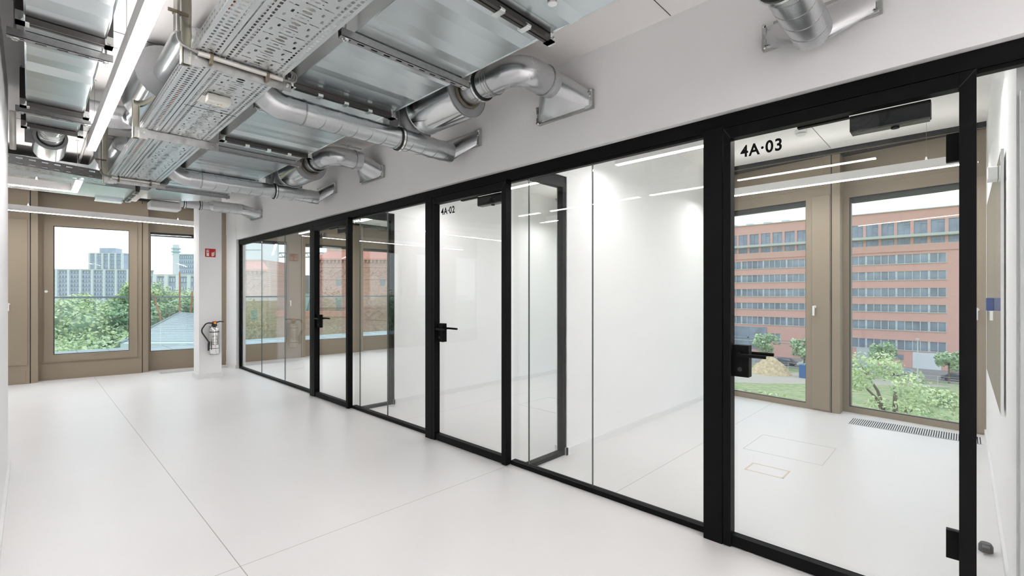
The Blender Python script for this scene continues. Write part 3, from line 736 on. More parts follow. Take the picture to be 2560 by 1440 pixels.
# B type: extract pipe ----------------------------------------------------
def branch_B():
    t = thing('extract_pipe', 'long spiral pipe passing under the wide duct, nearer full one', 'duct pipe', (1.9, 3.225, 2.55), 'spiral extract pipes into the room wall')
    r = .082; z = 2.632; y = 3.225
    o = spiral(t, [(1.27, y, z), (2.56, y, z)], r, M_spiral); seams(o, (1.30, y, z), (2.55, y, z), r, .118, (0, 1, 0))
    clamp(o, (2.04, y, z), (1, 0, 0), r)
    path = fillet([(1.29, y, z), (1.10, y, z), (.86, y, 2.865), (.66, y, 2.865)], .17, 8)
    b = MB(); b.tube(path, r * 1.03, 30); eb = b.build('elbow', M_elbow, t, smooth=True)
    b = MB(); b.ring((1.285, y, z), (1, 0, 0), r * 1.04, .008, .003); b.build('seam_ring', M_chan, eb, smooth=True)
    p2 = fillet([(.70, y, 2.865), (.64, y, 2.865), (.64, y + .62, 2.865)], .1, 8)
    b = MB(); b.tube(p2, r, 28); b.build('crossing_pipe', M_spiral, t, smooth=True)
    b = MB(); b.tube([(.64, 3.80, 2.862), (.64, 4.42, 2.862)], .18, 40); b.build('silencer_body', M_sil, t, smooth=True)
    b = MB(); b.disc((.64, 3.798, 2.862), (0, -1, 0), .178, 40); b.build('silencer_face', M_disc, t)
    p3 = fillet([(.64, 4.40, 2.87), (.64, 5.06, 2.87), (.40, 5.06, 2.87)], .17, 10)
    b = MB(); b.tube(p3, .098, 30); b.build('elbow', M_elbow, t, smooth=True)
    b = MB(); b.tube([(.42, 5.06, 2.87), (.285, 5.06, 2.87)], .096, 30); b.build('end_pipe', M_spiral, t, smooth=True)
    transition(t, (2.55, y, z), r, y, 2.742); wall_flange(t, y, 2.742)
    return t
B0 = branch_B()
copy_tree(B0, (0, -PER, 0), 'nearest spiral pipe at the top right edge above door 4A-03')
copy_tree(B0, (0, PER, 0), 'long spiral pipe passing under the wide duct, farther one')
# last extract pipe with box silencer
t = thing('extract_pipe', 'short farthest spiral pipe with white box silencer above the column', 'duct pipe', (2.0, 8.66, 2.7), 'spiral extract pipes into the room wall')
b = MB(); y = 8.66; b.tube([(1.60, y, 2.80), (2.02, y, 2.80)], .062, 24); o_ = b.build('thin_pipe', M_spiral, t, smooth=True)
clamp(o_, (1.66, y, 2.80), (1, 0, 0), .062); clamp(o_, (1.87, y, 2.80), (1, 0, 0), .062)
b = MB(); b.tube([(1.98, y, 2.81), (2.03, y, 2.81)], [.062, .088], 24, False); b.tube([(2.03, y, 2.81), (2.46, y, 2.81)], .088, 28); o_ = b.build('pipe', M_spiral, t, smooth=True)
seams(o_, (2.05, y, 2.81), (2.46, y, 2.81), .088, .11, (0, 1, 0))
b = MB(); b.box(1.22, 1.60, y - .14, y + .14, 2.665, 2.775); b.build('box_silencer', M_lampbody, t, bevel=.02)
transition(t, (2.45, y, 2.81), .088, y, 2.742); wall_flange(t, y, 2.742)

# ------------------------------------------------------------------ perforated hanging channels
def channel(x0, x1, y, ztop, label, group, rods=True):
    t = thing('support_channel', label, 'duct support', ((x0 + x1) / 2, y, ztop - .045), group)
    b = MB(); h = .042; w2 = .021
    b.box(x0, x1, y - w2, y - w2 + .003, ztop - h, ztop); b.box(x0, x1, y + w2 - .003, y + w2, ztop - h, ztop)
    # bottom web with slots
    p = .075; n = int((x1 - x0) / p); zz = ztop - h
    for i in range(n):
        a = x0 + i * (x1 - x0) / n; bb = x0 + (i + 1) * (x1 - x0) / n; s0, s1 = a + .02, bb - .02
        b.box(a, s0, y - w2, y + w2, zz, zz + .003); b.box(s1, bb, y - w2, y + w2, zz, zz + .003)
        b.box(s0, s1, y - w2, y - .007, zz, zz + .003); b.box(s0, s1, y + .007, y + w2, zz, zz + .003)
    b.box(x0, x1, y - w2 + .004, y + w2 - .004, ztop - .004, ztop)
    b.build('channel', M_chan, t)
    for x in (x0 + .03, x1 - .03):
        r = MB(); r.tube([(x, y, ztop - h - .012), (x, y, ZC)], .005, 8); ro = r.build('threaded_rod', M_chan, t)
        r = MB(); r.tube([(x, y, ztop - h - .012), (x, y, ztop - h - .002)], .013, 6); r.build('nut', M_bolt, ro)
        r = MB(); r.tube([(x, y, ztop - h - .003), (x, y, ztop - h)], .018, 14); r.build('washer', M_bolt, ro)
    return t
for y, lab in ((2.33, 'nearest perforated channel under the wide duct'), (3.66, 'perforated channel under the wide duct partly behind the elbow'), (5.02, 'third perforated channel under the wide duct'), (7.42, 'farthest perforated channel under the wide duct end')):
    channel(1.12, 1.985 if y < 7 else 1.95, y, ZD, lab, 'perforated channels carrying the wide duct')
channel(-.085, .335, 3.56, ZD, 'nearer perforated channel under the narrow left duct', 'perforated channels carrying the narrow duct')
channel(-.075, .335, 4.98, ZD, 'farther perforated channel under the narrow left duct', 'perforated channels carrying the narrow duct')

# ------------------------------------------------------------------ perforated cable trays
def cell(mb, T, x0, x1, y0, y1, hole):
    """rectangular sheet cell with one hole (8 points, ccw) ; hole None = solid"""
    if hole is None:
        mb.add([T(x0, y0), T(x1, y0), T(x1, y1), T(x0, y1)], [(0, 1, 2, 3)]); return
    hx, hy, cx, cy, c = hole
    H = [(cx - hx, cy - hy + c), (cx - hx + c, cy - hy), (cx + hx - c, cy - hy), (cx + hx, cy - hy + c), (cx + hx, cy + hy - c), (cx + hx - c, cy + hy), (cx - hx + c, cy + hy), (cx - hx, cy + hy - c)]
    O = [(x0, y0), (x1, y0), (x1, y1), (x0, y1)]
    vs = [T(*p) for p in O] + [T(*p) for p in H]
    mb.add(vs, [(0, 5, 4), (0, 1, 6, 5), (1, 7, 6), (1, 2, 8, 7), (2, 9, 8), (2, 3, 10, 9), (3, 11, 10), (3, 0, 4, 11)])
def slotrow(mb, T, x0, x1, y0, y1, pitch, hx, hy, ph=0., c=.0015):
    n = int(round((y1 - y0) / pitch)); d = (y1 - y0) / n
    for i in range(n):
        a = y0 + i * d; cell(mb, T, x0, x1, a, a + d, (hx, hy, (x0 + x1) / 2, a + d * (.5), c))
def centre_pattern(mb, T, x0, x1, y0, y1):
    per = .15; n = int(round((y1 - y0) / per)); d = (y1 - y0) / n; W = x1 - x0
    xa, xb = x0 + W * .30, x0 + W * .70
    for i in range(n):
        a = y0 + i * d
        # left third: long transverse slot + two small slots
        for (q0, q1) in ((x0, xa), (xb, x1)):
            off = 0 if q0 == x0 else .5
            cuts = [0, .34, .67, 1]
            kinds = ['long', 's', 's'] if q0 == x0 else ['s', 's', 'long']
            for j in range(3):
                u, v = a + cuts[j] * d, a + cuts[j + 1] * d; cx = (q0 + q1) / 2
                if kinds[j] == 'long': cell(mb, T, q0, q1, u, v, ((q1 - q0) * .42, .0042, cx, (u + v) / 2, .003))
                else: cell(mb, T, q0, q1, u, v, (.0055, .0125, cx + (.012 if j % 2 else -.004), (u + v) / 2, .003))
        cuts = [0, .2, .4, .52, .68, .80, 1]; kk = ['ov', 'ov', 'long', 'dot', 'long', None]
        cm = (xa + xb) / 2
        cuts = [0, .22, .44, .58, .80, 1.0]; kk = ['ov', 'ov', 'long', 'tri', 'long']
        for j in range(5):
            u, v = a + cuts[j] * d, a + cuts[j + 1] * d; cy = (u + v) / 2
            if kk[j] == 'ov': cell(mb, T, xa, xb, u, v, (.020, .0105, cm, cy, .0075))
            elif kk[j] == 'long': cell(mb, T, xa, xb, u, v, ((xb - xa) * .46, .0044, cm, cy, .003))
            else:
                w3 = (xb - xa)
                cell(mb, T, xa, xa + w3 * .3, u, v, (.0035, .0035, xa + w3 * .15, cy, .002)); cell(mb, T, xa + w3 * .3, xb - w3 * .3, u, v, (.013, .006, cm, cy, .0045)); cell(mb, T, xb - w3 * .3, xb, u, v, (.0035, .0035, xb - w3 * .15, cy, .002))
ZT = 2.57
def tray(x0, x1, y0, y1, wide, label, name='cable_tray'):
    t = thing(name, label, 'cable tray', ((x0 + x1) / 2, (y0 + y1) / 2, ZT), 'long perforated cable trays')
    b = MB(); T = lambda x, y: (x, y, ZT)
    if wide:
        e = .012; cell(b, T, x0, x0 + e, y0, y1, None); cell(b, T, x1 - e, x1, y0, y1, None)
        for xx in (x0 + e, x1 - e - .05):
            slotrow(b, T, xx, xx + .025, y0, y1, .03, .0068, .0098); slotrow(b, T, xx + .025, xx + .05, y0, y1, .03, .0068, .0098)
        centre_pattern(b, T, x0 + e + .05, x1 - e - .05, y0, y1)
    else:
        e = .008; cell(b, T, x0, x0 + e, y0, y1, None); cell(b, T, x1 - e, x1, y0, y1, None)
        w3 = (x1 - x0 - 2 * e) / 3
        slotrow(b, T, x0 + e, x0 + e + w3, y0, y1, .033, .006, .0085)
        slotrow(b, T, x0 + e + w3, x0 + e + 2 * w3, y0, y1, .033, .012, .0075, c=.006)
        slotrow(b, T, x0 + e + 2 * w3, x1 - e, y0, y1, .033, .005, .0105)
    b.build('tray_base', M_tray, t)
    for xs in (x0, x1):
        b = MB(); T2 = lambda z, y: (xs, y, z)
        slotrow(b, T2, ZT, ZT + .03, y0, y1, .04, .0045, .010); slotrow(b, T2, ZT + .03, ZT + .06, y0, y1, .04, .0045, .010)
        b.build('tray_side', M_tray, t)
    return t
tray(.55, .648, .4, 6.30, False, 'narrow perforated steel tray with orange cables, left of the wide one')
wt = tray(.654, .952, .4, 6.30, True, 'wide perforated steel cable tray with oval and slot pattern')
# overlapping splice plates
for yy in (3.45,):
    b = MB(); b.box(.66, .946, yy, yy + .003, ZT - .0015, ZT - .0005); b.build('splice_edge', M_rail, wt)
# cross tray
def cross_tray():
    t = thing('cable_tray', 'small cross cable tray at the left with dark slots', 'cable tray', (0, 6.35, ZT))
    b = MB(); T = lambda y, x: (x, 6.18 + (y) + (x - .0) * .30, ZT); cell(b, T, 0, .012, -1.2, .56, None)
    slotrow(b, T, .012, .07, -1.2, .56, .055, .006, .016); slotrow(b, T, .07, .15, -1.2, .56, .075, .010, .010, c=.008)
    slotrow(b, T, .15, .21, -1.2, .56, .055, .006, .016); cell(b, T, .21, .26, -1.2, .56, None)
    b.build('tray_base', M_tray, t)
    for yo in (0, .26):
        b = MB(); T2 = lambda z, x: (x, 6.18 + yo + x * .30, z)
        slotrow(b, T2, ZT, ZT + .04, -1.2, .56, .085, .005, .022); slotrow(b, T2, ZT + .04, ZT + .09, -1.2, .56, .085, .005, .022)
        b.build('tray_side', M_chan, t)
cross_tray()
# cables inside the trays
def cable(path, r, m, label, group): 
    b = MB(); b.tube(path, r, 8); return tag(b.build('cable', m, smooth=True), label, 'cable', group)
for k, (x, m, lab) in enumerate(((.600, M_orange, 'orange cable snaking through the narrow tray'), (.575, M_grey_cable, 'grey cable along the left side of the narrow tray'), (.628, M_grey_cable, 'grey cable along the right side of the narrow tray'))):
    P = [(x + (.026 if k == 0 else .008) * math.sin(i * .55 + k + 1), .5 + i * .29, ZT + .012 + (.014 if k == 0 else .004) * (1 + math.sin(i * 1.1 + k))) for i in range(20)]
    cable(P, .006, m, lab, 'cables lying in the trays')
for k, x in enumerate((.70, .72, .75, .78, .85)):
    P = [(x + .012 * math.sin(i * .7 + k * 2), .5 + i * .29, ZT + .012 + .003 * math.sin(i * 1.3 + k)) for i in range(20)]
    cable(P, .006, M_grey_cable, 'thin grey cable lying in the wide perforated tray, %s' % ('first from its left edge', 'second from its left edge', 'third from its left edge', 'fourth from its left edge', 'the one nearest its right edge')[k], 'grey cables lying in the wide tray')

# tray brackets ------------------------------------------------------------
def bracket(y, label, conduit):
    t = thing('tray_bracket', label, 'tray support', (.75, y, 2.50), 'brackets carrying the cable trays')
    b = MB(); b.box(.505, 1.02 if not conduit else 1.0, y + .02, y + .024, ZT - .062, ZT - .002); b.box(.505, 1.0, y + .02, y + .16, ZT - .005, ZT - .001)
    b.box(.505, .58, y + .014, y + .019, ZT - .075, ZT + .0); b.build('bracket_arm', M_beam, t)
    for x in (.53, .56, .98):
        r = MB(); r.tube([(x, y + .012, ZT - .03), (x, y + .02, ZT - .03)], .008, 6); r.build('bolt', M_bolt, t)
    # C-profile post
    p = MB(); px_, py_ = .495, y + .02
    p.box(px_, px_ + .004, py_ - .02, py_ + .02, 2.49, ZC); p.box(px_ + .036, px_ + .04, py_ - .02, py_ + .02, 2.49, ZC); p.box(px_, px_ + .04, py_ + .016, py_ + .02, 2.49, ZC)
    p.build('post', M_post, t)
    p = MB(); p.box(px_ - .03, px_ + .13, py_ - .03, py_ + .03, ZC - .008, ZC); pp = p.build('ceiling_plate', M_chan, t)
    for x in (px_ - .01, px_ + .11):
        p = MB(); p.tube([(x, py_, ZC - .03), (x, py_, ZC - .008)], .009, 6); p.build('anchor_bolt', M_bolt, pp)
    if conduit:
        c_ = MB(); c_.tube([(.56, y - .005, ZT - .015), (.945, y - .005, ZT - .015)], .0125, 16); co = c_.build('conduit', M_conduit, t, smooth=True)
        for x in (.615, .87):
            c_ = MB(); c_.ring((x, y - .005, ZT - .015), (1, 0, 0), .015, .014, .002, 16); c_.box(x - .007, x + .007, y - .012, y + .01, ZT - .05, ZT - .028); c_.box(x - .007, x + .007, y - .008, y + .006, ZT - .002, ZT + .02); c_.build('conduit_clamp', M_bronze_d, co)
        c_ = MB(); c_.tube([(.475, y - .005, 2.62), (.475, y - .005, ZC)], .0125, 16); co2 = c_.build('riser_conduit', M_conduit, t, smooth=True)
        c_ = MB(); c_.ring((.475, y - .005, 2.71), (0, 0, 1), .015, .014, .002, 16); c_.box(.44, .52, y - .02, y - .012, 2.703, 2.717); c_.build('conduit_clamp', M_bronze_d, co2)
        for k in range(3):
            c_ = MB(); dz = .006 * k
            c_.tube(fillet([(.475 + dz, y - .005, 2.63), (.478 + dz, y - .012 + dz, ZT), (.565, y - .005, ZT - .015 + dz * .5)], .04, 6), .0045, 8); c_.build('cable_loop', M_grey_cable, t, smooth=True)
            c_ = MB(); c_.tube(fillet([(.94, y - .005, ZT - .015), (.99 + dz * 2, y, ZT - .012), (1.01 + dz * 2, y + .02, ZT + .05), (.95, y + .05, ZT + .075)], .03, 6), .0045, 8); c_.build('cable_loop', M_grey_cable, t, smooth=True)
    return t
bracket(2.64, 'nearest tray bracket with cream conduit clamped to it', True)
bracket(4.14, 'middle tray bracket of plain folded steel', False)
bracket(6.06, 'farthest tray bracket with cream conduit', True)

# emergency light ----------------------------------------------------------
t = thing('emergency_light', 'small cream emergency light box under the wide cable tray', 'emergency light', (.77, 3.2, ZT - .05))
b = MB(); b.box(.715, .835, 3.14, 3.20, ZT - .045, ZT - .002); b.build('housing', M_cream, t, bevel=.004)
b = MB(); b.box(.70, .85, 3.20, 3.33, ZT - .006, ZT - .001); b.build('back_plate', M_cream, t)
b = MB(); b.tube([(.775, 3.172, ZT - .049), (.775, 3.172, ZT - .044)], .006, 12); b.build('lens', M_bolt, t)
b = MB(); b.tube([(.79, 3.172, ZT - .048), (.79, 3.172, ZT - .044)], .003, 8); b.build('indicator', M_yellow, t)

# ceiling pipes and small things -------------------------------------------
def pipe_run(pts, r, label, m=M_conduit, clips=()):
    t = thing('ceiling_pipe', label, 'pipe', pts[0], 'slim pipes under the ceiling')
    b = MB(); b.tube(fillet(pts, .03, 5), r, 12); b.build('pipe', m, t, smooth=True)
    for c_ in clips:
        b = MB(); b.box(c_[0] - .012, c_[0] + .012, c_[1] - .03, c_[1] + .03, c_[2] - .004, c_[2] + .02); b.build('pipe_clip', M_bolt, t)
pipe_run([(.46, 4.05, 3.0), (.44, 4.62, 3.0), (.62, 4.7, 3.0)], .013, 'bent white pipe beside the middle tray post', clips=((.46, 4.1, 3.0), (.445, 4.5, 3.0)))
pipe_run([(.44, 5.55, 3.02), (.44, 6.3, 3.02), (.60, 6.35, 3.02)], .011, 'slim pipe with red tip behind the lamp end', clips=((.44, 5.7, 3.02), (.44, 6.1, 3.02)))
pipe_run([(.42, 6.4, 3.03), (.42, 8.6, 3.03)], .012, 'long slim pipe running to the far facade', clips=((.42, 6.9, 3.03), (.42, 7.6, 3.03), (.42, 8.2, 3.03)))
pipe_run([(2.10, 4.88, 3.03), (2.60, 4.88, 3.03)], .008, 'thin pipe stub under the ceiling near the white wall', clips=((2.45, 4.88, 3.02),))
pipe_run([(-.10, 5.6, 2.9), (-.10, 5.75, 2.62)], .02, 'vertical pipe stub behind the left wall edge')
t = thing('smoke_detector', 'white round detector under the wide duct at the top edge', 'smoke detector', (1.72, 1.38, 2.76))
b = MB(); b.tube([(1.72, 1.40, 2.772), (1.72, 1.40, 2.779)], .022, 24); b.build('cover', M_white, t, smooth=True)
t = thing('smoke_detector', 'white round smoke detector on the ceiling of room 4A-03', 'smoke detector', (5.49, 1.2, 3.02))
b = MB(); b.tube([(5.49, 1.2, 3.045), (5.49, 1.2, ZC)], .055, 24); b.build('base', M_white, t, smooth=True)
b = MB(); b.tube([(5.49, 1.2, 3.018), (5.49, 1.2, 3.038)], [.03, .045], 24); b.build('sensor_head', M_white, t, smooth=True)
t = thing('ceiling_connector', 'small cable connector with red lead on the room ceiling at the right edge', 'connector', (3.3, -.09, 3.0))
b = MB(); b.box(3.46, 3.56, -.09, -.06, 3.04, 3.07); b.build('connector_body', M_cream, t, bevel=.003)
b = MB(); b.tube([(3.47, -.09, 3.055), (3.46, -.155, 3.055)], .005, 8); b.build('red_lead', M_red, t)
# sprinkler pipe in rooms (hangs below ceiling)
pipe_run([(3.2, 2.95, 3.0), (4.9, 4.2, 3.02)], .008, 'slim pipe under the ceiling of room 4A-02', m=M_white)
pipe_run([(4.3, 1.75, 3.02), (3.9, 1.95, 3.02), (3.9, 2.4, 3.02)], .012, 'slim bent pipe under the ceiling of room 4A-03', m=M_white)

# ------------------------------------------------------------------ floor items
def hatch(x0, x1, y0, y1, label, wd, m):
    b = MB()
    b.box(x0, x1, y0, y0 + wd, 0, .0012); b.box(x0, x1, y1 - wd, y1, 0, .0012); b.box(x0, x0 + wd, y0, y1, 0, .0012); b.box(x1 - wd, x1, y0, y1, 0, .0012)
    tag(b.build('floor_hatch', m), label, 'floor hatch', 'inspection hatches in the room floor')
hatch(4.495, 5.078, .83, 1.44, 'large square hatch outline in the floor of room 4A-03', .0035, M_greypanel)
M_tan = mat('tan_hatch_rim', rgb(214, 200, 178), .5)
hatch(3.97, 4.175, .984, 1.262, 'small tan rimmed hatch in the floor of room 4A-03', .012, M_tan)
hatch(4.3, 4.9, 3.45, 4.05, 'faint square hatch outline in the floor of room 4A-02', .003, M_greypanel)
def grille(x0, x1, y0, y1, along, label):
    t = thing('floor_grille', label, 'floor grille', ((x0 + x1) / 2, (y0 + y1) / 2, 0), 'convector grilles at the windows')
    b = MB(); b.box(x0, x1, y0, y1, .0003, .001); b.build('trough', M_hole, t)
    b = MB(); n = int(((y1 - y0) if along == 'y' else (x1 - x0)) / .018)
    for i in range(n + 1):
        if along == 'y': y = y0 + (y1 - y0) * i / n; b.box(x0, x1, y - .0042, y + .0042, .001, .004)
        else: x = x0 + (x1 - x0) * i / n; b.box(x - .0042, x + .0042, y0, y1, .001, .004)
    if along == 'y': b.box(x0, x0 + .006, y0, y1, .001, .004); b.box(x1 - .006, x1, y0, y1, .001, .004)
    else:
        b.box(x0, x1, y0, y0 + .006, .001, .004); b.box(x0, x1, y1 - .006, y1, .001, .004); b.box(x0, x1, (y0 + y1) / 2 - .006, (y0 + y1) / 2 + .006, .001, .004)
    b.build('slats', M_base, t)
grille(6.15, 6.46, -.12, .90, 'y', 'slatted grille in the floor at the window of room 4A-03')
grille(1.60, 2.64, 10.10, 10.31, 'x', 'slatted grille in the floor behind the column')
grille(2.95, 3.95, 10.05, 10.28, 'x', 'slatted grille in the floor at the far window of room 4A-01')
grille(5.75, 6.5, 10.05, 10.28, 'x', 'slatted grille in the floor at the far right window of room 4A-01')
t = thing('door_stopper', 'dark wall side door stopper on the floor behind door 4A-03', 'door stopper', (3.62, -.08, 0))
b = MB(); b.tube([(3.62, -.085, 0), (3.62, -.085, .03), (3.62, -.085, .045)], [.03, .03, .022], 18); b.box(3.56, 3.62, -.10, -.07, .012, .04); b.build('stopper_body', M_stopper, t, smooth=True)

# ------------------------------------------------------------------ glass board on side wall
t = thing('glass_board', 'tall reflective white glass board on the side wall of room 4A-03', 'whiteboard', (4.4, -.14, .7))
b = MB(); b.box(3.55, 5.72, -.146, -.139, .76, 2.16); b.build('glass_sheet', M_board, t)
b = MB(); b.box(3.545, 3.552, -.150, -.138, .758, 2.162); b.build('bright_edge', M_bolt, t)
b = MB(); b.box(3.60, 5.6, -.157, -.146, .9, 2.0); b.build('wall_mount', M_greypanel, t)
b = MB(); b.box(4.36, 4.46, -.138, -.105, 1.29, 1.375); tag(b.build('board_eraser', M_blue, bevel=.004), 'blue eraser pad stuck on the glass board', 'eraser')
b = MB(); b.box(3.80, 3.90, -.138, -.095, 2.05, 2.125); tag(b.build('pen_holder', M_white, bevel=.004), 'white holder clipped near the top of the glass board', 'pen holder')

# ------------------------------------------------------------------ extinguisher and sign
ex, ey = 2.135, 8.965
t = thing('fire_extinguisher', 'chrome fire extinguisher with black hose hung on the white column', 'fire extinguisher', (ex, ey, .40))
b = MB(); prof = [(.0, .405), (.055, .405), (.066, .415), (.069, .43), (.069, .80), (.064, .825), (.045, .85), (.024, .86), (.02, .875), (.0, .875)]
b.tube([(ex, ey, z) for r, z in prof], [max(r, .0005) for r, z in prof], 32, False); body = b.build('cylinder', M_chrome, t, smooth=True)
for z in (.77, .50):
    b = MB(); b.ring((ex, ey, z), (0, 0, 1), .070, .014 if z > .6 else .008, .0015); b.build('strap', M_rubber, body, smooth=True)
prints = [MB(), MB()]
for k, (dz, w_) in enumerate(((.70, .05), (.675, .03), (.65, .045), (.63, .04), (.60, .05), (.58, .03), (.56, .045))):
    for sd_ in (-.45, .35):
        a0_ = -PI / 2 + sd_; n_ = 5; vs = []
        for i in range(n_ + 1):
            a_ = a0_ + (i / n_ - .5) * w_ / .07 * .8
            for z in (dz, dz + .008): vs.append((ex + .0698 * math.cos(a_), ey + .0698 * math.sin(a_), z))
        prints[0 if sd_ < 0 else 1].add(vs, [(2 * i, 2 * i + 2, 2 * i + 3, 2 * i + 1) for i in range(n_)])
for q_ in prints: q_.build('instruction_print', M_rail, body)

b = MB(); b.tube([(ex, ey, .868), (ex, ey, .885), (ex, ey, .90)], [.04, .042, .028], 18); b.box(ex - .035, ex + .03, ey - .02, ey + .02, .885, .925); v_ = b.build('valve', M_rubber, t, smooth=True)
b = MB(); b.box(ex - .03, ex + .03, ey - .016, ey + .016, .922, .945); b.build('safety_cap', M_red2, v_, bevel=.004)
b = MB(); b.tube([(ex + .003, ey - .038, .918), (ex + .003, ey - .02, .918)], .017, 16); b.build('pressure_gauge', M_yellow, v_, smooth=True)
b = MB(); b.tube([(ex + .02, ey, .925), (ex + .08, ey - .005, .94), (ex + .135, ey - .01, .932)], [.012, .010, .007], 10); b.build('lever_handle', M_rubber, v_, smooth=True)
b = MB(); b.tube(fillet([(ex - .03, ey - .005, .918), (ex - .12, ey - .02, .925), (ex - .20, ey - .03, .80), (ex - .13, ey - .045, .68), (ex - .085, ey - .05, .60), (ex - .09, ey - .05, .50)], .09, 8), .0105, 12)
b.tube([(ex - .085, ey - .05, .62), (ex - .09, ey - .05, .58), (ex - .095, ey - .05, .47)], [.013, .017, .013], 12); b.build('hose', M_rubber, t, smooth=True)
b = MB(); b.box(ex - .05, ex + .05, ey + .06, 9.05, .44, .86); b.box(ex - .05, ex + .05, ey - .02, 9.05, .395, .403); b.build('wall_bracket', M_chan, t)
t = thing('fire_sign', 'red fire extinguisher sign with white symbols high on the column', 'safety sign', (2.098, 9.047, 2.02))
b = MB(); b.box(2.022, 2.172, 9.043, 9.05, 2.018, 2.155); b.build('plate', M_red, t)
b = MB(); YS = 9.0415
def P2d(pts): 
    n = len(pts); b.add([(x, YS, z) for x, z in pts], [tuple(range(n))])
P2d([(2.040, 2.032), (2.076, 2.032), (2.076, 2.108), (2.070, 2.118), (2.046, 2.118), (2.040, 2.108)])
P2d([(2.052, 2.120), (2.064, 2.120), (2.064, 2.132), (2.052, 2.132)])
P2d([(2.046, 2.132), (2.082, 2.128), (2.082, 2.134), (2.052, 2.140), (2.036, 2.132), (2.034, 2.112), (2.039, 2.112), (2.041, 2.128)])
for k in range(3):
    o_ = k * .022
    P2d([(2.112, 2.036 + o_), (2.128, 2.030 + o_), (2.150, 2.046 + o_), (2.160, 2.072 + o_), (2.146, 2.058 + o_), (2.130, 2.048 + o_), (2.112, 2.050 + o_)])
b.build('symbol', M_signwhite, t)
b = MB(); b.add([(2.046, 9.041, 2.085), (2.071, 9.041, 2.085), (2.071, 9.041, 2.098), (2.046, 9.041, 2.098)], [(0, 1, 2, 3)]); b.build('symbol_band', M_red, t)

# ================================================================== OUTSIDE
GZ = -13.4
b = MB(); b.box(-700, 900, -500, 1100, GZ - .5, GZ); tag(b.build('ground', M_ground, loc=(0, 0, 0), kind='structure'), 'grass and sandy ground outside')
# terrace and railing
b = MB(); b.box(-8, 13, 10.95, 16.05, -.35, -.02)
tag(b.build('terrace', M_deck, kind='structure'), 'pale paved terrace outside the far windows')
b = MB()
for k in range(36): b.box(-7.9 + k * .58, -7.885 + k * .58, 10.95, 16.04, -.021, -.017)
for y in (12.2, 13.4, 14.6, 15.55): b.box(-8, 13, y, y + .015, -.021, -.0175)
tag(b.build('trim_10', M_greyclad, kind='structure'), 'joints of the terrace paving')
t = thing('glass_railing', 'glass balustrade with dark top rail at the terrace edge', 'railing', (2.5, 15.9, 0))
b = MB(); b.box(-8, 13, 15.86, 15.93, 1.295, 1.335); b.build('handrail', M_greyclad, t)
for k in range(6):
    x = -8 + k * 3.5; b = MB(); b.box(x + .01, x + 3.49, 15.885, 15.905, -.02, 1.295); b.build('railing_pane', M_railglass, t)
# standing seam hall roof
t = thing('hall_roof', 'pale ribbed metal hip roof below the terrace', 'roof', (12, 30, -2))
A_ = Vector((11.2, 60.3, -.53)); Hl = Vector((3.1, 29.9, -1.04)); Er = Vector((6.5, 24.2, -.86)); Rr = Vector((15.3, 58.9, -1.0))
b = MB(); b.add([Hl, Er, Rr, A_], [(0, 1, 2, 3)]); b.add([Hl, A_, Hl + Vector((-3, 34, -7.5))], [(0, 1, 2)]); b.add([Er, Rr, Er + Vector((6, 12, -7))], [(0, 1, 2)])
b.add([Hl + Vector((0, 0, -.4)), Er + Vector((0, 0, -.4)), Er, Hl], [(0, 1, 2, 3)]); b.build('roof_plane', M_metalroof, t)
b = MB()
n_ = 40
for k in range(1, n_):
    f_ = k / n_; p = Hl.lerp(A_, f_); q_ = Er.lerp(Rr, f_)
    b.tube([p + Vector((0, 0, .01)), q_ + Vector((0, 0, .01))], .014, 4)
b.tube([Hl, A_], .09, 6)
b.build('standing_seams', M_greyclad, t)

# red office building opposite ---------------------------------------------
BX = 123.0
t = thing('office_building', 'long red brick office building with ribbon windows across the street', 'building', (BX, 25, GZ))
def zone(z0, z1): b = MB(); b.box(BX, BX + 14, -40, 90, z0, z1); return b
b = MB()
rows = [(16.0, 13.4, 't'), (12.7, 11.4, 't'), (9.4, 7.6, 'r'), (6.0, 4.3, 'r'), (2.6, .9, 'r'), (-.75, -2.2, 'r'), (-4.1, -5.9, 'r'), (-8.0, -9.9, 'g')]
top = 18.2
YE = 2.4   # ribbon windows end here
prev = top
for (zt, zb_, kd) in rows:
    b.box(BX, BX + 14, -40, 90, zt, prev); prev = zb_
    if kd != 't': b.box(BX, BX + 14, -40, YE, zb_, zt)
    if kd == 'g': b.box(BX, BX + 14, 22.5, 31, zb_, zt)
b.box(BX, BX + 14, -40, 90, GZ, prev)
b.box(BX - .25, BX, -40, 90, 10.0, 11.3)
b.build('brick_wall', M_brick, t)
b = MB(); b.box(BX - .3, BX + 14, -40, 90, top, top + .15)
for (zt, zb_, kd) in rows:
    b.box(BX - .15, BX + .1, YE if kd != 't' else -40, 90, zb_ - .14, zb_)
b.box(BX - 1.2, BX + .1, -40, 90, 12.78, 13.3)
b.build('ledges', M_conc, t)
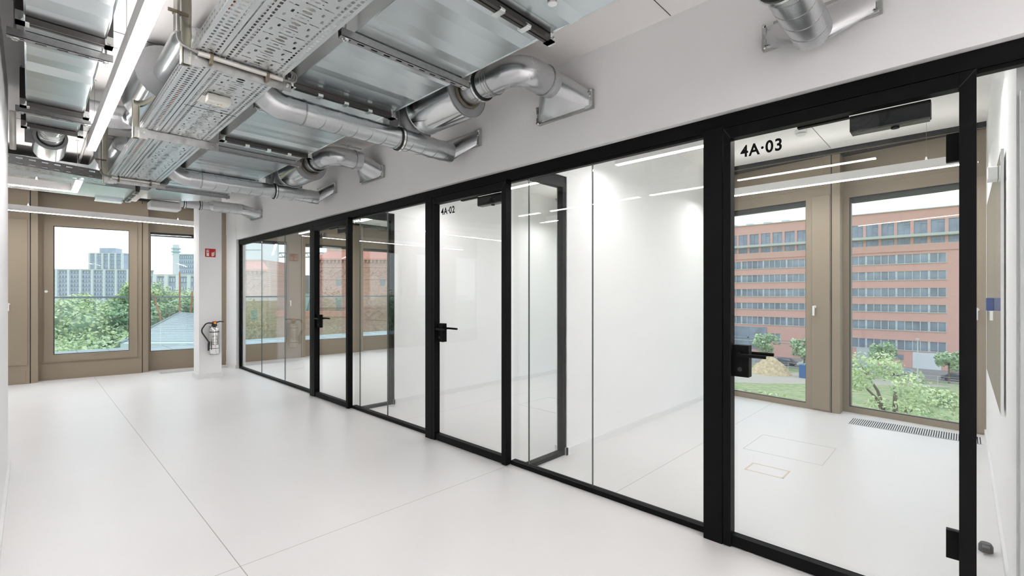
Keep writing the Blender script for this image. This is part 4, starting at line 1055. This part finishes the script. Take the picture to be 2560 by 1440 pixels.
for (zt, zb_, kd) in rows:
    if kd == 't':
        y = -17.75
        while y < 52:
            q = MB(); q.box(BX + .25, BX + .3, y, y + 2.05, zb_, zt); wn_ = q.build('window', M_win, t)
            q = MB()
            for yy in (y, y + 1.0, y + 1.97): q.box(BX + .1, BX + .26, yy, yy + .10, zb_, zt)
            q.box(BX + .1, BX + .26, y, y + 1.0, zt - .6, zt - .5); q.box(BX + .1, BX + .26, y, y + 2.05, zt - .08, zt); q.build('window_frame', M_slabwin, wn_)
            q = MB(); q.box(BX, BX + .35, y + 2.05, y + 2.55, zb_, zt); q.build('brick_pier', M_brick, t)
            y += 2.55
    else:
        q = MB(); q.box(BX + .25, BX + .3, YE, 90, zb_, zt); wn_ = q.build('ribbon_window', M_win, t)
        q = MB(); y = YE; k = 0
        while y < 70:
            wdt = .34 if k % 4 == 2 else .13
            q.box(BX + .05, BX + .26, y, y + wdt, zb_, zt); y += wdt + 1.06 ; k += 1
        q.build('mullions', M_stone, wn_)
        q = MB(); q.box(BX - .08, BX - .04, YE, 70, zb_ + .35, zb_ + .40); q.build('safety_rail', M_slabwin, wn_)
for (y0, y1, z0, z1, m_) in ((3.2, 7.4, GZ, -10.2, M_white_ext), (13.3, 16.5, GZ, -10.0, M_stone), (8.8, 11.6, -11.9, -10.9, M_win), (18.2, 23, -12.2, -10.8, M_win), (34, 46, -12.0, -6.6, M_win), (24.2, 26.2, -12.2, -10.9, M_win)):
    q = MB(); q.box(BX - .1, BX + .1, y0, y1, z0, z1); q.build('ground_floor_opening', m_, t)
q = MB()
for y in (34, 38, 42, 45.8): q.box(BX - .2, BX - .1, y, y + .3, -12, -6.6)
q.box(BX - .2, BX - .1, 34, 46, -9.4, -9.1); q.build('shopfront_frame', M_slabwin, t)
q = MB()
for y in (30, 34, 38, 42): q.box(BX + 3, BX + 5, y, y + 1.6, top + .1, top + .9)
q.build('roof_units', M_stone, t)

# trees --------------------------------------------------------------------
def tree(x, y, zt, rad, label, group, leaf=.5, n=1800, m=None, trunk=True, zbase=GZ, squash=.8, gap=False, name='tree'):
    t = thing(name, label, 'tree', (x, y, zbase), group)
    rnd = random.Random(int(x * 13 + y * 7)); b = MB(); ms = m or [M_leafa, M_leafb, M_leafc]
    cz = zt - rad * squash; blobs = []
    for k in range(14 if not gap else 22):
        a_ = rnd.uniform(0, 2 * PI); rr = rad * (.72 if not gap else .8) * math.sqrt(rnd.random()); h_ = rnd.uniform(-.9, .62)
        f_ = math.sqrt(max(.1, 1 - h_ * h_))
        blobs.append((x + rr * f_ * math.cos(a_), y + rr * f_ * math.sin(a_), cz + h_ * rad * squash, rad * rnd.uniform(.28, .45) * (.62 if gap else 1)))
    for i in range(n):
        bx, by, bz, br = blobs[rnd.randrange(len(blobs))]
        d = Vector((rnd.gauss(0, 1), rnd.gauss(0, 1), rnd.gauss(0, 1))); d.normalize(); p = Vector((bx, by, bz)) + d * br * rnd.uniform(.6, 1.08)
        u = Vector((rnd.gauss(0, 1), rnd.gauss(0, 1), rnd.gauss(0, .5))).normalized(); v = (u.cross(d) if u.cross(d).length > .1 else Vector((0, 0, 1))).normalized()
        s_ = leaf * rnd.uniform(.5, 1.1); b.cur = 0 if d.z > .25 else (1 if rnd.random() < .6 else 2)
        b.add([p - u * s_ - v * s_ * .4, p + u * s_ * .2 - v * s_ * .7, p + u * s_ + v * s_ * .3, p - u * s_ * .1 + v * s_ * .7], [(0, 1, 2, 3)])
    b.cur = 0
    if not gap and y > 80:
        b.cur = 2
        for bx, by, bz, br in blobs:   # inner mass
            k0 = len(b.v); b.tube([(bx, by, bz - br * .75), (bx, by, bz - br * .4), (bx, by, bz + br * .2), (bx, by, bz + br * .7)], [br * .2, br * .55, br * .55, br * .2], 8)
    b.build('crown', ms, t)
    q = MB(); q.tube([(x, y, zbase), (x + .1, y, (zbase + cz) / 2), (x, y, cz + rad * .3)], [rad * .07, rad * .05, rad * .02], 8)
    for bx, by, bz, br in blobs[:9]: q.tube([(x, y, cz - rad * .6), ((x + bx) / 2, (y + by) / 2, (cz + bz) / 2 - rad * .1), (bx, by, bz)], [rad * .035, rad * .022, rad * .008], 6)
    q.build('trunk', M_bark, t)
    return t
light3 = [M_leafa, M_leafa, M_leafb]
tree(53.5, 4.4, -3.0, 5.7, 'loose light green tree standing in the grass before the red building', None, .17, 6500, light3, squash=.95, gap=True)
GT = 'young street trees before the red building'
for (x, y, zt, r_, lab) in ((106, 29.4, -6.0, 2.7, 'street tree before the red building, farthest left one'), (106, 22.6, -7.0, 2.5, 'street tree beside the white parked car'), (106, 17.2, -6.6, 2.4, 'street tree above the blue van'), (106, 10.6, -7.2, 2.2, 'street tree beside the grey garage door'), (106, 1.8, -7.5, 2.2, 'street tree at the right door post')):
    tree(x, y, zt, r_, lab, GT, .3, 1300, [M_leafb, M_leafb, M_leafc])
GB = 'shrubs in the wild grass'
for (x, y, zt, r_, lab) in ((103.4, 20, GZ + 1.8, 3.0, 'low green bush beside the straw heap'), (101, 14, GZ + 1.8, 3.0, 'low green bush at the sand path'), (104, 6, GZ + 1.3, 3.4, 'low bush strip below the parked cars'), (66, 19, GZ + 2.0, 3.6, 'green shrub in the near grass'), (84, 2.0, GZ + 2.0, 2.6, 'small shrub near the right door post')):
    tree(x, y, zt, r_, lab, GB, .3, 900, [M_leafa, M_leafb, M_leafb], name='shrub', squash=.5)
GL = 'tall trees beyond the terrace'
for (x, y, zt, r_, lab, m_) in (
        (1.2, 52, -2.6, 6.0, 'light blossoming tree at the left edge of the casement view', light3),
        (5.6, 58, -2.4, 6.5, 'broad blossoming light tree in the middle of the casement view', light3),
        (11.2, 72, -2.6, 5.0, 'light tree right of the broad blossoming one', light3),
        (-2.5, 72, -.8, 6.5, 'mid green tree behind the blossoming ones at the far left', light3),
        (3.6, 88, .3, 7.0, 'mid green tree behind the blossoming ones', None),
        (7.4, 134, 2.0, 8.0, 'dome shaped green tree before the long slab building', None),
        (11.4, 118, .6, 6.5, 'green tree in the middle of the casement view', None),
        (12.4, 101, 4.6, 5.2, 'tall green tree at the right of the casement view', None),
        (10.6, 88, .2, 4.4, 'dark tree under the tall right one', [M_leafb, M_leafc, M_leafc]),
        (17.6, 117, 3.2, 6.0, 'tree top at the left of the fixed window', None),
        (22.6, 122, 4.6, 6.5, 'tree in the middle of the fixed window', None),
        (27.0, 117, 4.4, 6.0, 'tree at the right of the fixed window', None),
        (14.0, 93, .4, 5.0, 'dark tree behind the hall roof', [M_leafb, M_leafc, M_leafc]),
        (18.6, 96, 1.0, 5.5, 'dark tree behind the leaning masts', [M_leafb, M_leafc, M_leafc]),
        (23.5, 94, 1.0, 5.0, 'dark tree hidden behind the column', [M_leafb, M_leafc, M_leafc]),
        (-13, 70, .5, 8.0, 'tree mirrored in the glass front, nearest to the casement view', None),
        (-23, 72, 1.5, 8.0, 'tree mirrored in the glass front, second from the casement view', None),
        (-33, 76, 1.0, 8.5, 'tree mirrored in the glass front, third from the casement view', None),
        (-45, 82, 2.0, 9.0, 'tree mirrored in the glass front, farthest from the casement view', None)):
    tree(x, y, zt, r_, lab, GL, .2 if y < 75 else .3, 11000 if y < 75 else 6000, m_)
# far buildings ------------------------------------------------------------
def slab(p0, p1, depth, z0, z1, nb, nf, label, fin=True, name='slab_building'):
    p0, p1 = Vector((*p0, 0)), Vector((*p1, 0)); d = (p1 - p0); L = d.length; d.normalize(); nn = Vector((-d.y, d.x, 0))
    if nn.dot(p0) < 0: nn = -nn
    fn = lambda a, b_, z: tuple(p0 + d * a + nn * b_ + Vector((0, 0, z)))
    t = thing(name, label, 'building', ((p0.x + p1.x) / 2, (p0.y + p1.y) / 2, z0))
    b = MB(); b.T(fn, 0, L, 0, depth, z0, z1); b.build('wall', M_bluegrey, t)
    fh = (z1 - z0) / nf
    for k in range(nf):
        b = MB(); b.T(fn, 1, L - 1, -.3, 0, z0 + k * fh + fh * .35, z0 + k * fh + fh * .8); b.build('window_band', M_slabwin, t)
        b = MB()
        for j in range(nb * 4): b.T(fn, 1 + (L - 2) * j / (nb * 4), 1 + (L - 2) * j / (nb * 4) + .7, -.4, -.3, z0 + k * fh + fh * .35, z0 + k * fh + fh * .8)
        b.build('window_blinds', M_white_ext if k % 2 else M_stone, t) if k % 2 == 0 else b.build('window_blinds', M_stone, t)
    if fin:
        for k in range(nb + 1):
            b = MB(); b.T(fn, L * k / nb - .7, L * k / nb + .7, -1.6, 0, z0, z1 + .6); b.build('white_fin', M_white_ext, t)
    b = MB(); b.T(fn, -.5, L + .5, -.6, depth, z1, z1 + 1); b.build('roof_edge', M_conc, t)
    return t
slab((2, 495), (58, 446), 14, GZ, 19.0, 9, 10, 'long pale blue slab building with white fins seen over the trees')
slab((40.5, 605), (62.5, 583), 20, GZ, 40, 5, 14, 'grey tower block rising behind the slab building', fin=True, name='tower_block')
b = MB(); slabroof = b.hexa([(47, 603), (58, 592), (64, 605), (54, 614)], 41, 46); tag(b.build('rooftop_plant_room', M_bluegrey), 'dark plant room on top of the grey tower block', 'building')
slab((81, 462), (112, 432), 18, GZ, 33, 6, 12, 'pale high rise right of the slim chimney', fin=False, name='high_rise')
slab((36.5, 270), (60, 256), 12, GZ, 9.5, 6, 6, 'low reddish office block above the tree tops', fin=True, name='office_block')
t = thing('chimney', 'slim pale chimney with teal bands', 'chimney', (65.3, 363.8, GZ))
b = MB(); b.tube([(65.3, 363.8, GZ), (65.3, 363.8, 33)], [1.9, 1.7], 16); b.build('shaft', M_white_ext, t, smooth=True)
for z in (28.5, 30.5):
    b = MB(); b.ring((65.3, 363.8, z), (0, 0, 1), 2.3, .7, .3, 16); b.build('band', M_teal, t, smooth=True)
def mast(x, y, z0, z1, lean, label):
    b = MB(); b.tube([(x, y, z0), (x + lean, y, z1)], .085, 8); tag(b.build('timber_mast', M_rust), label, 'mast', 'leaning masts behind the hall roof')
mast(12.4, 70.5, -7, 1.3, -2.0, 'left leaning reddish timber mast'); mast(13.3, 72.0, -7, 4.2, .0, 'upright reddish timber mast'); mast(13.6, 69.2, -7, 1.7, .5, 'right leaning reddish timber mast')

# old brick towers, grey hall, glazing, crane -------------------------------
def brick_tower(p0, p1, z1, zc, label, wins, size=1.3):
    """p0->p1 front edge, visible from the camera"""
    p0, p1 = Vector((*p0, 0)), Vector((*p1, 0)); d = (p1 - p0); L = d.length; d.normalize(); nn = Vector((-d.y, d.x, 0))
    if nn.dot(p0) < 0: nn = -nn
    fn = lambda a, b_, z: tuple(p0 + d * a + nn * b_ + Vector((0, 0, z)))
    t = thing('brick_tower', label, 'building', ((p0.x + p1.x) / 2, (p0.y + p1.y) / 2, GZ), 'old ornamented brick towers')
    b = MB(); b.T(fn, 0, L, 0, 9, GZ, zc); b.T(fn, .9, L - .9, .9, 8.5, zc, z1); b.build('brick_wall', M_oldbrick, t)
    b = MB(); vs = [fn(-.5, -.5, zc), fn(L + .5, -.5, zc), fn(L - .9, .9, zc + 1.05), fn(.9, .9, zc + 1.05), fn(-.5, 9.3, zc), fn(.9, 8.5, zc + 1.05)]
    b.add(vs, [(0, 1, 2, 3), (4, 0, 3, 5)]); b.T(fn, -.5, L + .5, -.5, 0, zc - .25, zc); b.build('tiled_cornice', M_tile, t)
    b = MB()
    for k in range(int(L / .55)): b.T(fn, k * .55, k * .55 + .25, -.35, 0, zc - .65, zc - .25)
    b.build('dentils', M_oldbrick, t)
    for zz in (zc - 2.1, zc - 8.0):
        b = MB(); n_ = int(L / size)
        for k in range(n_):
            cx = (k + .5) * L / n_; h = size * .42
            for s1 in (1, -1):
                for s2 in (1, -1):
                    A = [(cx + s1 * h, 0), (cx, s2 * h)]
                    w_ = .09
                    p_ = [fn(A[0][0], -.12, zz + A[0][1] - w_), fn(A[1][0], -.12, zz + A[1][1] - w_), fn(A[1][0], -.12, zz + A[1][1] + w_), fn(A[0][0], -.12, zz + A[0][1] + w_)]
                    p2_ = [fn(A[0][0], 0, zz + A[0][1] - w_), fn(A[1][0], 0, zz + A[1][1] - w_), fn(A[1][0], 0, zz + A[1][1] + w_), fn(A[0][0], 0, zz + A[0][1] + w_)]
                    b.add(p_ + p2_, [(0, 1, 2, 3), (4, 5, 6, 7), (0, 1, 5, 4), (1, 2, 6, 5), (2, 3, 7, 6), (3, 0, 4, 7)])
        b.T(fn, 0, L, -.1, 0, zz + size * .6, zz + size * .6 + .15); b.T(fn, 0, L, -.1, 0, zz - size * .75, zz - size * .6); b.build('diamond_frieze', M_oldbrick, t)
    for (u, zb_, h_) in wins:
        b = MB(); b.T(fn, u, u + .75, -.02, .1, zb_, zb_ + h_); b.build('window_slit', M_greyclad, t)
    return t
brick_tower((29.2, 67.6), (40.5, 56.0), 22, 6.6, 'old brick tower with diamond friezes seen through door 4A-01', [(2.6, 2.6, 1.2), (4.8, 2.6, 1.2), (2.6, -1.3, 2.2), (4.8, -1.3, 2.2), (9, 2.6, 1.2), (12, 2.6, 1.2)])
brick_tower((16.2, 69.4), (21.2, 64.6), 5.9, 4.6, 'second brick tower seen through the leftmost glass panels', [(3.2, 1.8, .9), (5.0, -2.0, 1.3)])
t = thing('white_panel_building', 'white panelled building behind the left brick tower', 'building', (22, 90, GZ))
b = MB(); b.hexa([(27.2, 108.5), (32.6, 102.9), (38, 108), (32, 114)], GZ, 19); b.build('wall', M_white_ext, t)
b = MB()
for z in (8.2, 10.3, 12.4): b.hexa([(27.1, 108.4), (32.6, 102.7), (32.7, 102.8), (27.2, 108.5)], z, z + .15)
b.build('panel_joints', M_greyclad, t)
t = thing('grey_hall', 'dark grey ribbed hall between the brick towers', 'building', (30, 85, GZ))
b = MB(); b.hexa([(29.0, 92.2), (41, 79.5), (48, 87), (36, 99)], 1.6, 4.8); b.build('ribbed_cladding', M_greyclad, t)
b = MB(); b.hexa([(29.3, 92.1), (41.3, 79.6), (48, 87.1), (36.2, 99)], -5, 1.6); b.build('teal_glazing', M_teal, t)
b = MB()
for k in range(7):
    f_ = k / 6; p = Vector((29.0, 91.9, 0)).lerp(Vector((40.0, 80.4, 0)), f_); b.tube([(p.x, p.y, -4.2), (p.x + 1.2, p.y - 1.1, 2.2)], .12, 6)
b.build('slanted_struts', M_greyclad, t)
t = thing('salmon_parapet', 'salmon coloured low wall in front of the teal glazing', 'building', (24, 72, GZ))
b = MB(); b.hexa([(22.0, 63.4), (28.2, 56.9), (28.7, 57.4), (22.5, 63.9)], GZ, -1.5); b.build('brick_wall', M_oldbrick, t)
b = MB(); b.hexa([(21.9, 63.3), (28.2, 56.7), (28.8, 57.4), (22.5, 64.0)], -1.5, -.8); b.build('salmon_cap', M_tile, t)
t = thing('tower_crane', 'thin crane jib crossing the sky behind the brick tower', 'crane', (75, 250, GZ))
b = MB(); J0 = Vector((69.7, 215.5, 17.2)); J1 = Vector((108.5, 175.5, 17.2))
for dz in (0, 1.8): b.tube([J0 + Vector((0, 0, dz)), J1 + Vector((0, 0, dz))], .22, 6)
for k in range(20):
    p = J0.lerp(J1, k / 20); q_ = J0.lerp(J1, (k + .5) / 20); r_ = J0.lerp(J1, (k + 1) / 20)
    b.tube([p, q_ + Vector((0, 0, 1.8))], .1, 4); b.tube([q_ + Vector((0, 0, 1.8)), r_], .1, 4)
b.build('jib', M_crane, t)
b = MB(); b.tube([(104, 180, GZ), (104, 180, 26)], .8, 6); b.build('mast', M_crane, t)

# cars ----------------------------------------------------------------------
def car(x, y, L, H, m, label, van=False):
    t = thing('car' if not van else 'van', label, 'car', (x, y, GZ), 'vehicles parked before the red building')
    prof = [(-.5, .28), (-.5, .52), (-.40, .58), (-.26, .95), (.22, 1.0), (.40, .60), (.5, .54), (.5, .28)] if not van else [(-.5, .25), (-.5, .55), (-.40, .62), (-.30, .97), (.45, 1.0), (.5, .9), (.5, .25)]
    b = MB(); n = len(prof); w_ = .88
    vs = [(x - w_ * (1 if pz < .7 else .8), y + py * L, GZ + pz * H) for py, pz in prof] + [(x + w_ * (1 if pz < .7 else .8), y + py * L, GZ + pz * H) for py, pz in prof]
    b.add(vs, [tuple(range(n)), tuple(range(2 * n - 1, n - 1, -1))] + [(i, (i + 1) % n, n + (i + 1) % n, n + i) for i in range(n)]); b.build('body', m, t, bevel=.06)
    b = MB(); y0, y1 = ((-.24, .30) if not van else (-.30, .42))
    b.add([(x - .86, y + (y0 - .06) * L, GZ + .62 * H), (x - .86, y + (y1 + .06) * L, GZ + .62 * H), (x - .74, y + (y1 - .06) * L, GZ + .92 * H), (x - .74, y + y0 * L, GZ + .92 * H),
           (x - .80, y + (y0 - .06) * L, GZ + .62 * H), (x - .80, y + (y1 + .06) * L, GZ + .62 * H), (x - .70, y + (y1 - .06) * L, GZ + .92 * H), (x - .70, y + y0 * L, GZ + .92 * H)],
          [(0, 1, 2, 3), (4, 5, 6, 7), (0, 1, 5, 4), (1, 2, 6, 5), (2, 3, 7, 6), (3, 0, 4, 7)])
    b.build('side_windows', M_slabwin, t)
    for py in (-.32, .32):
        for sx in (-.9, .75):
            b = MB(); b.tube([(x + sx, y + py * L, GZ + .33), (x + sx + .18, y + py * L, GZ + .33)], .33, 14); b.build('wheel', M_tyre, t)
car(109, 26.8, 4.6, 1.55, M_cardark, 'dark parked car left of the window mullion')
car(109, 22.2, 4.4, 1.5, M_carwhite, 'white parked car beside the mullion')
car(109, 16.8, 4.9, 1.95, M_carblue, 'blue van parked before the red building', True)
car(109, 7.9, 4.3, 1.6, M_cargrey, 'silver hatchback parked before the white garage door')
car(109, 12.4, 4.3, 1.5, M_carwhite, 'pale parked car half hidden by the loose tree')
car(109, .6, 4.5, 1.5, M_cardark, 'dark parked car at the right door post')
b = MB(); b.hexa([(94.6, 19.6), (96, 19.6), (96, 21.0), (94.6, 21.0)], GZ, GZ + 2.3); tag(b.build('portable_toilet', M_carblue, bevel=.1), 'blue portable toilet beside the sand path', 'portable toilet')
t = thing('straw_heap', 'pale straw and brushwood heap on the sand', 'heap', (96, 26, GZ)); b = MB(); rnd = random.Random(5)
N1, N2 = 22, 8; vs = []
for i in range(N2 + 1):
    for j in range(N1):
        a_ = 2 * PI * j / N1; r_ = (1 - i / N2); vs.append((96 + 3.2 * r_ * math.cos(a_), 26.0 + 3.6 * r_ * math.sin(a_), GZ + 2.6 * math.sin((1 - r_) * PI / 2) * (1 + .25 * rnd.random())))
b.add(vs, [(i * N1 + j, i * N1 + (j + 1) % N1, (i + 1) * N1 + (j + 1) % N1, (i + 1) * N1 + j) for i in range(N2) for j in range(N1)]); b.build('heap_body', M_straw, t, smooth=True)
t = thing('street_lamp', 'grey street lamp pole before the white garage door', 'street lamp', (100, 6.2, GZ))
b = MB(); b.tube([(100, 5.4, GZ), (100, 5.4, GZ + 7.5)], [.09, .06], 8); b.build('pole', M_stone, t); b = MB(); b.box(99.7, 100.3, 5.2, 5.6, GZ + 7.4, GZ + 7.6); b.build('lamp_head', M_stone, t)
t = thing('site_fence', 'low wire site fence along the sand path', 'fence', (102.5, 12, GZ)); b = MB()
for k in range(14): b.tube([(100.2, -6 + k * 3, GZ), (100.2, -6 + k * 3, GZ + 1.8)], .035, 6)
b.build('posts', M_stone, t); b = MB()
for z in (.1, .6, 1.1, 1.75): b.tube([(100.2, -6, GZ + z), (100.2, 33, GZ + z)], .02, 4)
b.build('wires', M_stone, t)
